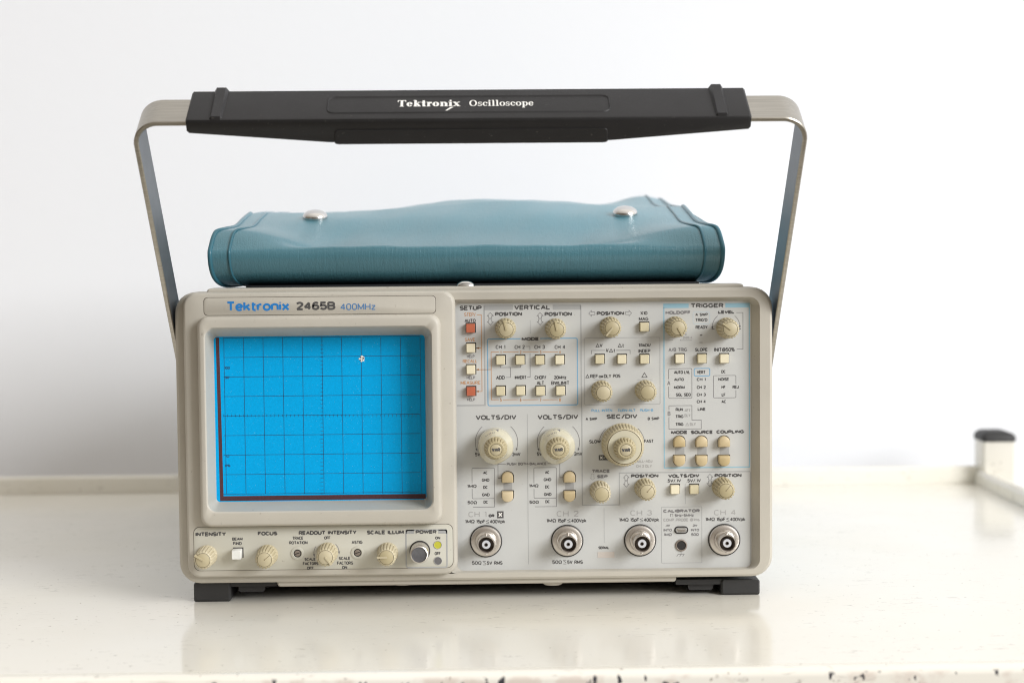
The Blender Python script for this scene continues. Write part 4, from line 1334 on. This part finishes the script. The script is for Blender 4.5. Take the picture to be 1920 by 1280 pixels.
# raised bands near both ends
for px in (411, 1347):
    cx = at(px, 200, HB).x - B0.x
    w0, w1 = 0.0036, 0.0023
    lo0, lo1 = -0.0062, 0.0030
    band = []
    prof = [(-GN + .0002, lo1 - .0012), (-GN + .0014, lo1 + .0014), (GN - .0010, lo1 + .0022), (GN + .0012, lo1 + .0008), (GN + .0012, lo1 - .003)]
    rows = []
    for dx_, dh in ((-w0, -.002), (-w1, 0), (w1, 0), (w0, -.002)):
        rows.append([(cx + dx_, u_ + dh, n_) for n_, u_ in prof])
    mb.loft(rows, 'black', True, True, close=False)
grip = mb.build('grip', handle, angle=32)
# sunken label field: a thin raised outline on the outer face
ytop = 0.0030
mb = MB()


def on_face(px, py):
    """picture point on the grip's outer face -> local x, n"""
    d = ROT @ Vector(((px - 960) / FPX, -(py - 640) / FPX, -1))
    P0 = B0 + U * ytop
    t_ = (P0 - CAM).dot(U) / d.dot(U)
    q = CAM + d * t_ - B0
    return q.x, q.dot(NV)


fx0, fn0 = on_face(613.5, 197); fx1, fn1 = on_face(1143.5, 193)
_, nt_ = on_face(880, 180.0); _, nb_ = on_face(880, 212)
o_l = [(q[0], ytop + .00012, q[2]) for q in rr(fx0, fx1, nb_, nt_, .004, 0, 6)]
i_l = [(q[0], ytop - .00002, q[2]) for q in rr(fx0 + .0009, fx1 - .0009, nb_ + .0014, nt_ - .0014, .0034, 0, 6)]
m_l = [(q[0], ytop + .00055, q[2]) for q in rr(fx0 + .00035, fx1 - .00035, nb_ + .0006, nt_ - .0006, .0038, 0, 6)]
o_l = [(a, ytop - .00002, b) for a, _, b in o_l]
mb.loft([o_l, m_l, i_l], 'black')
mb.build('label_outline', handle)

# serif lettering on the grip, glyphs drawn here: unit cap height 1
ST, HL, XH = 0.20, 0.075, 0.70


def ell(cx, cy, rx, ry, a0=0, a1=360, n_=22):
    return [(cx + rx * math.cos(R(a0 + (a1 - a0) * i / n_)), cy + ry * math.sin(R(a0 + (a1 - a0) * i / n_))) for i in range(n_ + 1)]


def ring_poly(cx, cy, rx, ry, tx, ty, a0=0, a1=360):
    o_, i_ = ell(cx, cy, rx, ry, a0, a1), ell(cx, cy, rx - tx, ry - ty, a0, a1)
    return [[o_[k_], o_[k_ + 1], i_[k_ + 1], i_[k_]] for k_ in range(len(o_) - 1)]


def bar(x0, y0, x1, y1): return [(x0, y0), (x1, y0), (x1, y1), (x0, y1)]
def slab(x, y, w=.2, t=HL): return bar(x - w, y, x + w, y + t)
def dia(x0, y0, x1, y1, w): return [(x0 - w / 2, y0), (x0 + w / 2, y0), (x1 + w / 2, y1), (x1 - w / 2, y1)]


def glyph(ch, s=ST):
    h = s / 2
    if ch == 'T': return .92, [bar(.46 - h, 0, .46 + h, 1), bar(.02, 1 - .1, .90, 1), bar(.02, .70, .10, .9), bar(.82, .70, .90, .9), slab(.46, 0, .24)]
    if ch == 'e': return .66, ring_poly(.32, XH / 2, .32, XH / 2, s * .95, .07, 12, 330) + [bar(.1, .34, .60, .34 + HL)]
    if ch == 'k': return .80, [bar(.1, 0, .1 + s, 1), slab(.1 + h, 0, .2), bar(0, 1 - HL, .1 + s, 1), dia(.26, .28, .60, XH, .1), dia(.66, 0, .40, .46, s), slab(.64, 0, .17), slab(.60, XH - HL, .16)]
    if ch == 't': return .50, [bar(.12, .08, .12 + s, .95), bar(0, XH - .09, .46, XH), bar(.16, 0, .42, .12), bar(.38, .02, .46, .16)]
    if ch == 'r': return .60, [bar(.1, 0, .1 + s, XH), slab(.1 + h, 0, .2), bar(0, XH - HL, .1 + s, XH), dia(.30, .42, .42, XH - .02, .12), bar(.36, XH - .24, .58, XH)]
    if ch == 'o': return .72, ring_poly(.35, XH / 2, .35, XH / 2 + .01, s, .07)
    if ch == 'n': return .86, [bar(.1, 0, .1 + s, XH), slab(.1 + h, 0, .19), bar(0, XH - HL, .1 + s, XH), bar(.54, 0, .54 + s, XH - .16), slab(.54 + h, 0, .19)] + ring_poly(.52, XH - .22, .22, .22, s * .9, .1, 0, 150)
    if ch == 'i': return .44, [bar(.1, 0, .1 + s, XH), slab(.1 + h, 0, .2), bar(0, XH - HL, .1 + s, XH), ell(.1 + h, .90, .12, .11)[:-1]]
    if ch == 'l': return .44, [bar(.1, 0, .1 + s, 1), slab(.1 + h, 0, .2), bar(0, 1 - HL, .1 + s, 1)]
    if ch == 'x': return .80, [dia(.60, 0, .16, XH, s * 1.1), dia(.12, 0, .62, XH, .09), slab(.14, 0, .15), slab(.60, 0, .19), slab(.18, XH - HL, .19), slab(.62, XH - HL, .15)]
    if ch == 'O': return 1.02, ring_poly(.48, .5, .48, .52, s * 1.05, .08)
    if ch == 's': return .56, ring_poly(.26, XH * .73, .24, XH * .27, .12, .09, 20, 270) + ring_poly(.26, XH * .27, .26, XH * .27, .13, .09, -160, 90) + [bar(.0, .04, .06, .2), bar(.42, .5, .48, .68)]
    if ch == 'c': return .62, ring_poly(.32, XH / 2, .32, XH / 2, s, .07, 40, 325) + [ell(.52, XH * .72, .09, .09)[:-1]]
    if ch == 'p': return .78, [bar(.1, -.3, .1 + s, XH), slab(.1 + h, -.3, .2), bar(0, XH - HL, .1 + s, XH)] + ring_poly(.42, XH / 2, .32, XH / 2, s, .07)
    return .4, []


def serif(word, px0, px1, pyt, pyb, s, mbx):
    x0, _ = on_face(px0, pyb); x1, _ = on_face(px1, pyb)
    xm = (px0 + px1) / 2
    _, n0 = on_face(xm, pyb); _, n1 = on_face(xm, pyt)
    tot = 0; items = []
    for ch in word:
        adv, polys = glyph(ch, s); items.append((tot, polys)); tot += adv + .04
    k_ = (x1 - x0) / (tot - .04)
    z_ = 0
    for ox, polys in items:
        for q in polys:
            z_ += 1
            mbx.poly([(x0 + (ox + x) * k_, ytop + .00010 + .0000015 * (z_ % 9), n0 + y * (n1 - n0)) for x, y in q], [tuple(range(len(q)))], 'whiteink')


mb = MB()
serif('Tektronix', 745, 863.4, 188.3, 200, .26, mb)
serif('Oscilloscope', 880, 1001, 188, 199, .19, mb)
a, b = on_face(847.5, 201.2), on_face(837, 207.8)
mb.poly([(a[0] - .0008, ytop + .0001, a[1]), (a[0] + .0008, ytop + .0001, a[1]), (b[0] + .0004, ytop + .0001, b[1]), (b[0] - .0006, ytop + .0001, b[1])], [(0, 1, 2, 3)], 'whiteink')
mb.build('grip_lettering', handle, recalc=False)

# ------------------------------------------------------------------ the vinyl pouch on top
ZT = at(890, 538, 0.012).z + 0.0003     # top of the instrument
pouch = empty('accessory_pouch', (0, 0.15, ZT))
pouch['label'] = 'teal vinyl accessory pouch with two silver snap rivets, lying on top of the oscilloscope'
pouch['category'] = 'pouch'
PO_ = Vector((0, -0.15, -ZT))


def sm(a, b, x):
    t_ = max(0, min(1, (x - a) / (b - a))); return t_ * t_ * (3 - 2 * t_)


def gs(x, c, s): return math.exp(-((x - c) / s) ** 2)


zb = ZT / MM + 1.0


def prof(X):
    """closed profile (Y, z, inset) in mm for a cut across the pouch at X mm"""
    zc = 197.6 + 10.0 * (sm(-80, -138, X) + sm(62, 130, X)) - 1.8 * (gs(X, -84, 16) + gs(X, 58, 16))
    hump = 8.5 * gs(X, 8, 62)
    z80 = 214.2 + 1.2 * sm(-60, 60, X) + 1.0 * gs(X, 0, 50)
    z116 = 217.8 + 2.2 * sm(-40, 80, X) + hump * .62
    z190 = 219.3 + hump + 3 * sm(20, 80, X)
    z250 = 219.8 + hump * .9 + 1.5 * sm(20, 80, X) + 9 * gs(X, 126, 24)
    return [(150, zb, 9), (75, zb, 9), (40, zb + .2, 5.5), (27, zb + 2.0, 2.8), (18.5, zb + 6.3, .7), (13.2, zb + 12.5, 0), (11.2, zb + 18, 0), (12.8, zb + 22, .3), (19.0, zc - 1.5, 2.2), (27, zc + 0.6, 6.5),
            (50, zc * .60 + z80 * .40 - 0.4, 9.5), (80, z80, 10), (113, z116 + .3, 10), (117, z116 - .9, 10), (130, z116 * .85 + z190 * .15 - .6, 10), (190, z190, 10), (255, z250, 9.5),
            (288, z250 - 3, 8), (299, z250 - 15, 3), (299, zb + 14, 2), (288, zb + 2, 7), (240, zb, 9)]


def cat(pts, sub):
    n_ = len(pts); out = []
    for i in range(n_):
        p0, p1, p2, p3 = pts[i - 1], pts[i], pts[(i + 1) % n_], pts[(i + 2) % n_]
        for k_ in range(sub):
            t_ = k_ / sub
            out.append(tuple(0.5 * ((2 * b_) + (-a_ + c__) * t_ + (2 * a_ - 5 * b_ + 4 * c__ - d_) * t_ ** 2 + (-a_ + 3 * b_ - 3 * c__ + d_) * t_ ** 3)
                             for a_, b_, c__, d_ in zip(p0, p1, p2, p3)))
    return out


XA, XB = -147.0, 139.5
SUB = 7


def pouch_loop(s, shrink=0.0):
    """loop at s in -1..1 across the pouch"""
    X = XA + (XB - XA) * (s + 1) / 2
    lp = cat(prof(X), SUB)
    out = []
    for i, (Y, z, ins) in enumerate(lp):
        xx = (XA + XB) / 2 + ((XB - XA) / 2 - max(0, ins)) * s
        wob = 0.28 * math.sin(X * .09 + Y * .05) + 0.16 * math.sin(X * .21 - Y * .11 + 1.3)
        top = sm(zb + 6, zb + 22, z)
        out.append(Vector((xx, Y, z + wob * top * (1 - abs(s) ** 6))) * MM)
    return out


NS = 90
loops = [pouch_loop(-1 + 2 * i / NS) for i in range(NS + 1)]
mb = MB()
mb.loft(loops, 'vinyl', True, True)
under(mb.build('pouch_body', angle=60), pouch, PO_)


def tube(pts, r, mbx, mt_, n_=8):
    m_ = len(pts); rows = []
    for i in range(m_):
        d = (pts[(i + 1) % m_] - pts[i - 1]).normalized()
        a_ = Vector((1, 0, 0)); a_ = (a_ - d * a_.dot(d)).normalized(); b_ = d.cross(a_)
        rows.append([pts[i] + (a_ * math.cos(2 * math.pi * k_ / n_) + b_ * math.sin(2 * math.pi * k_ / n_)) * r for k_ in range(n_)])
    rows.append(rows[0])
    mbx.loft(rows, mt_)


for s0, s1 in ((-1, -0.925), (1, 0.93)):
    mb = MB()
    tube(loops[0] if s0 < 0 else loops[-1], 0.0013, mb, 'vinyl_edge')
    tube([q + Vector((0, -0.0001, 0.0002)) for q in pouch_loop(s1)], 0.0008, mb, 'vinyl_edge')
    under(mb.build('piping', angle=80), pouch, PO_)

# black plate the pouch is fastened to
xa, xb = at(460, 535, .02).x, at(1312, 530, .02).x
mb = MB()
mb.loft([rxy(xa, xb, .018, .28, .004, ZT - .0002), rxy(xa, xb, .018, .28, .004, ZT + .0014)], 'plate', True, True)
under(mb.build('base_plate'), pouch, PO_)


# rivets sit on the slope of the flap
def surf(X, Y):
    """height of the pouch top at X, Y (mm)"""
    lp = cat(prof(X), SUB)
    best = None
    for a_, b_ in zip(lp, lp[1:]):
        if (a_[0] - Y) * (b_[0] - Y) <= 0 and a_[0] != b_[0]:
            z_ = a_[1] + (b_[1] - a_[1]) * (Y - a_[0]) / (b_[0] - a_[0])
            best = z_ if best is None else max(best, z_)
    return best


for px, py in ((591, 410), (1172, 403)):
    # walk along the line of sight to the surface
    yy_ = 0.06
    for k_ in range(60):
        q = at(px, py, yy_)
        if surf(q.x / MM, yy_ / MM) >= q.z / MM: break
        yy_ += 0.001
    q = at(px, py, yy_)
    zz = surf(q.x / MM, yy_ / MM) * MM
    sl = math.atan2(surf(q.x / MM, yy_ / MM + 6) - surf(q.x / MM, yy_ / MM - 6), 12)
    mb = MB()
    RR = 0.0074
    mb.loft([[(RR * f_ * math.cos(2 * math.pi * i / 40), RR * f_ * math.sin(2 * math.pi * i / 40), h_) for i in range(40)]
             for f_, h_ in ((.94, -.001), (1, .0009), (.99, .0017), (.90, .0030), (.68, .0042), (.36, .0050), (.1, .0052))], 'chrome', False, True)
    o = mb.build('snap_rivet')
    o.rotation_euler = (sl, 0, 0)
    o.parent = pouch
    o.location = Vector((q.x, yy_, zz)) + PO_
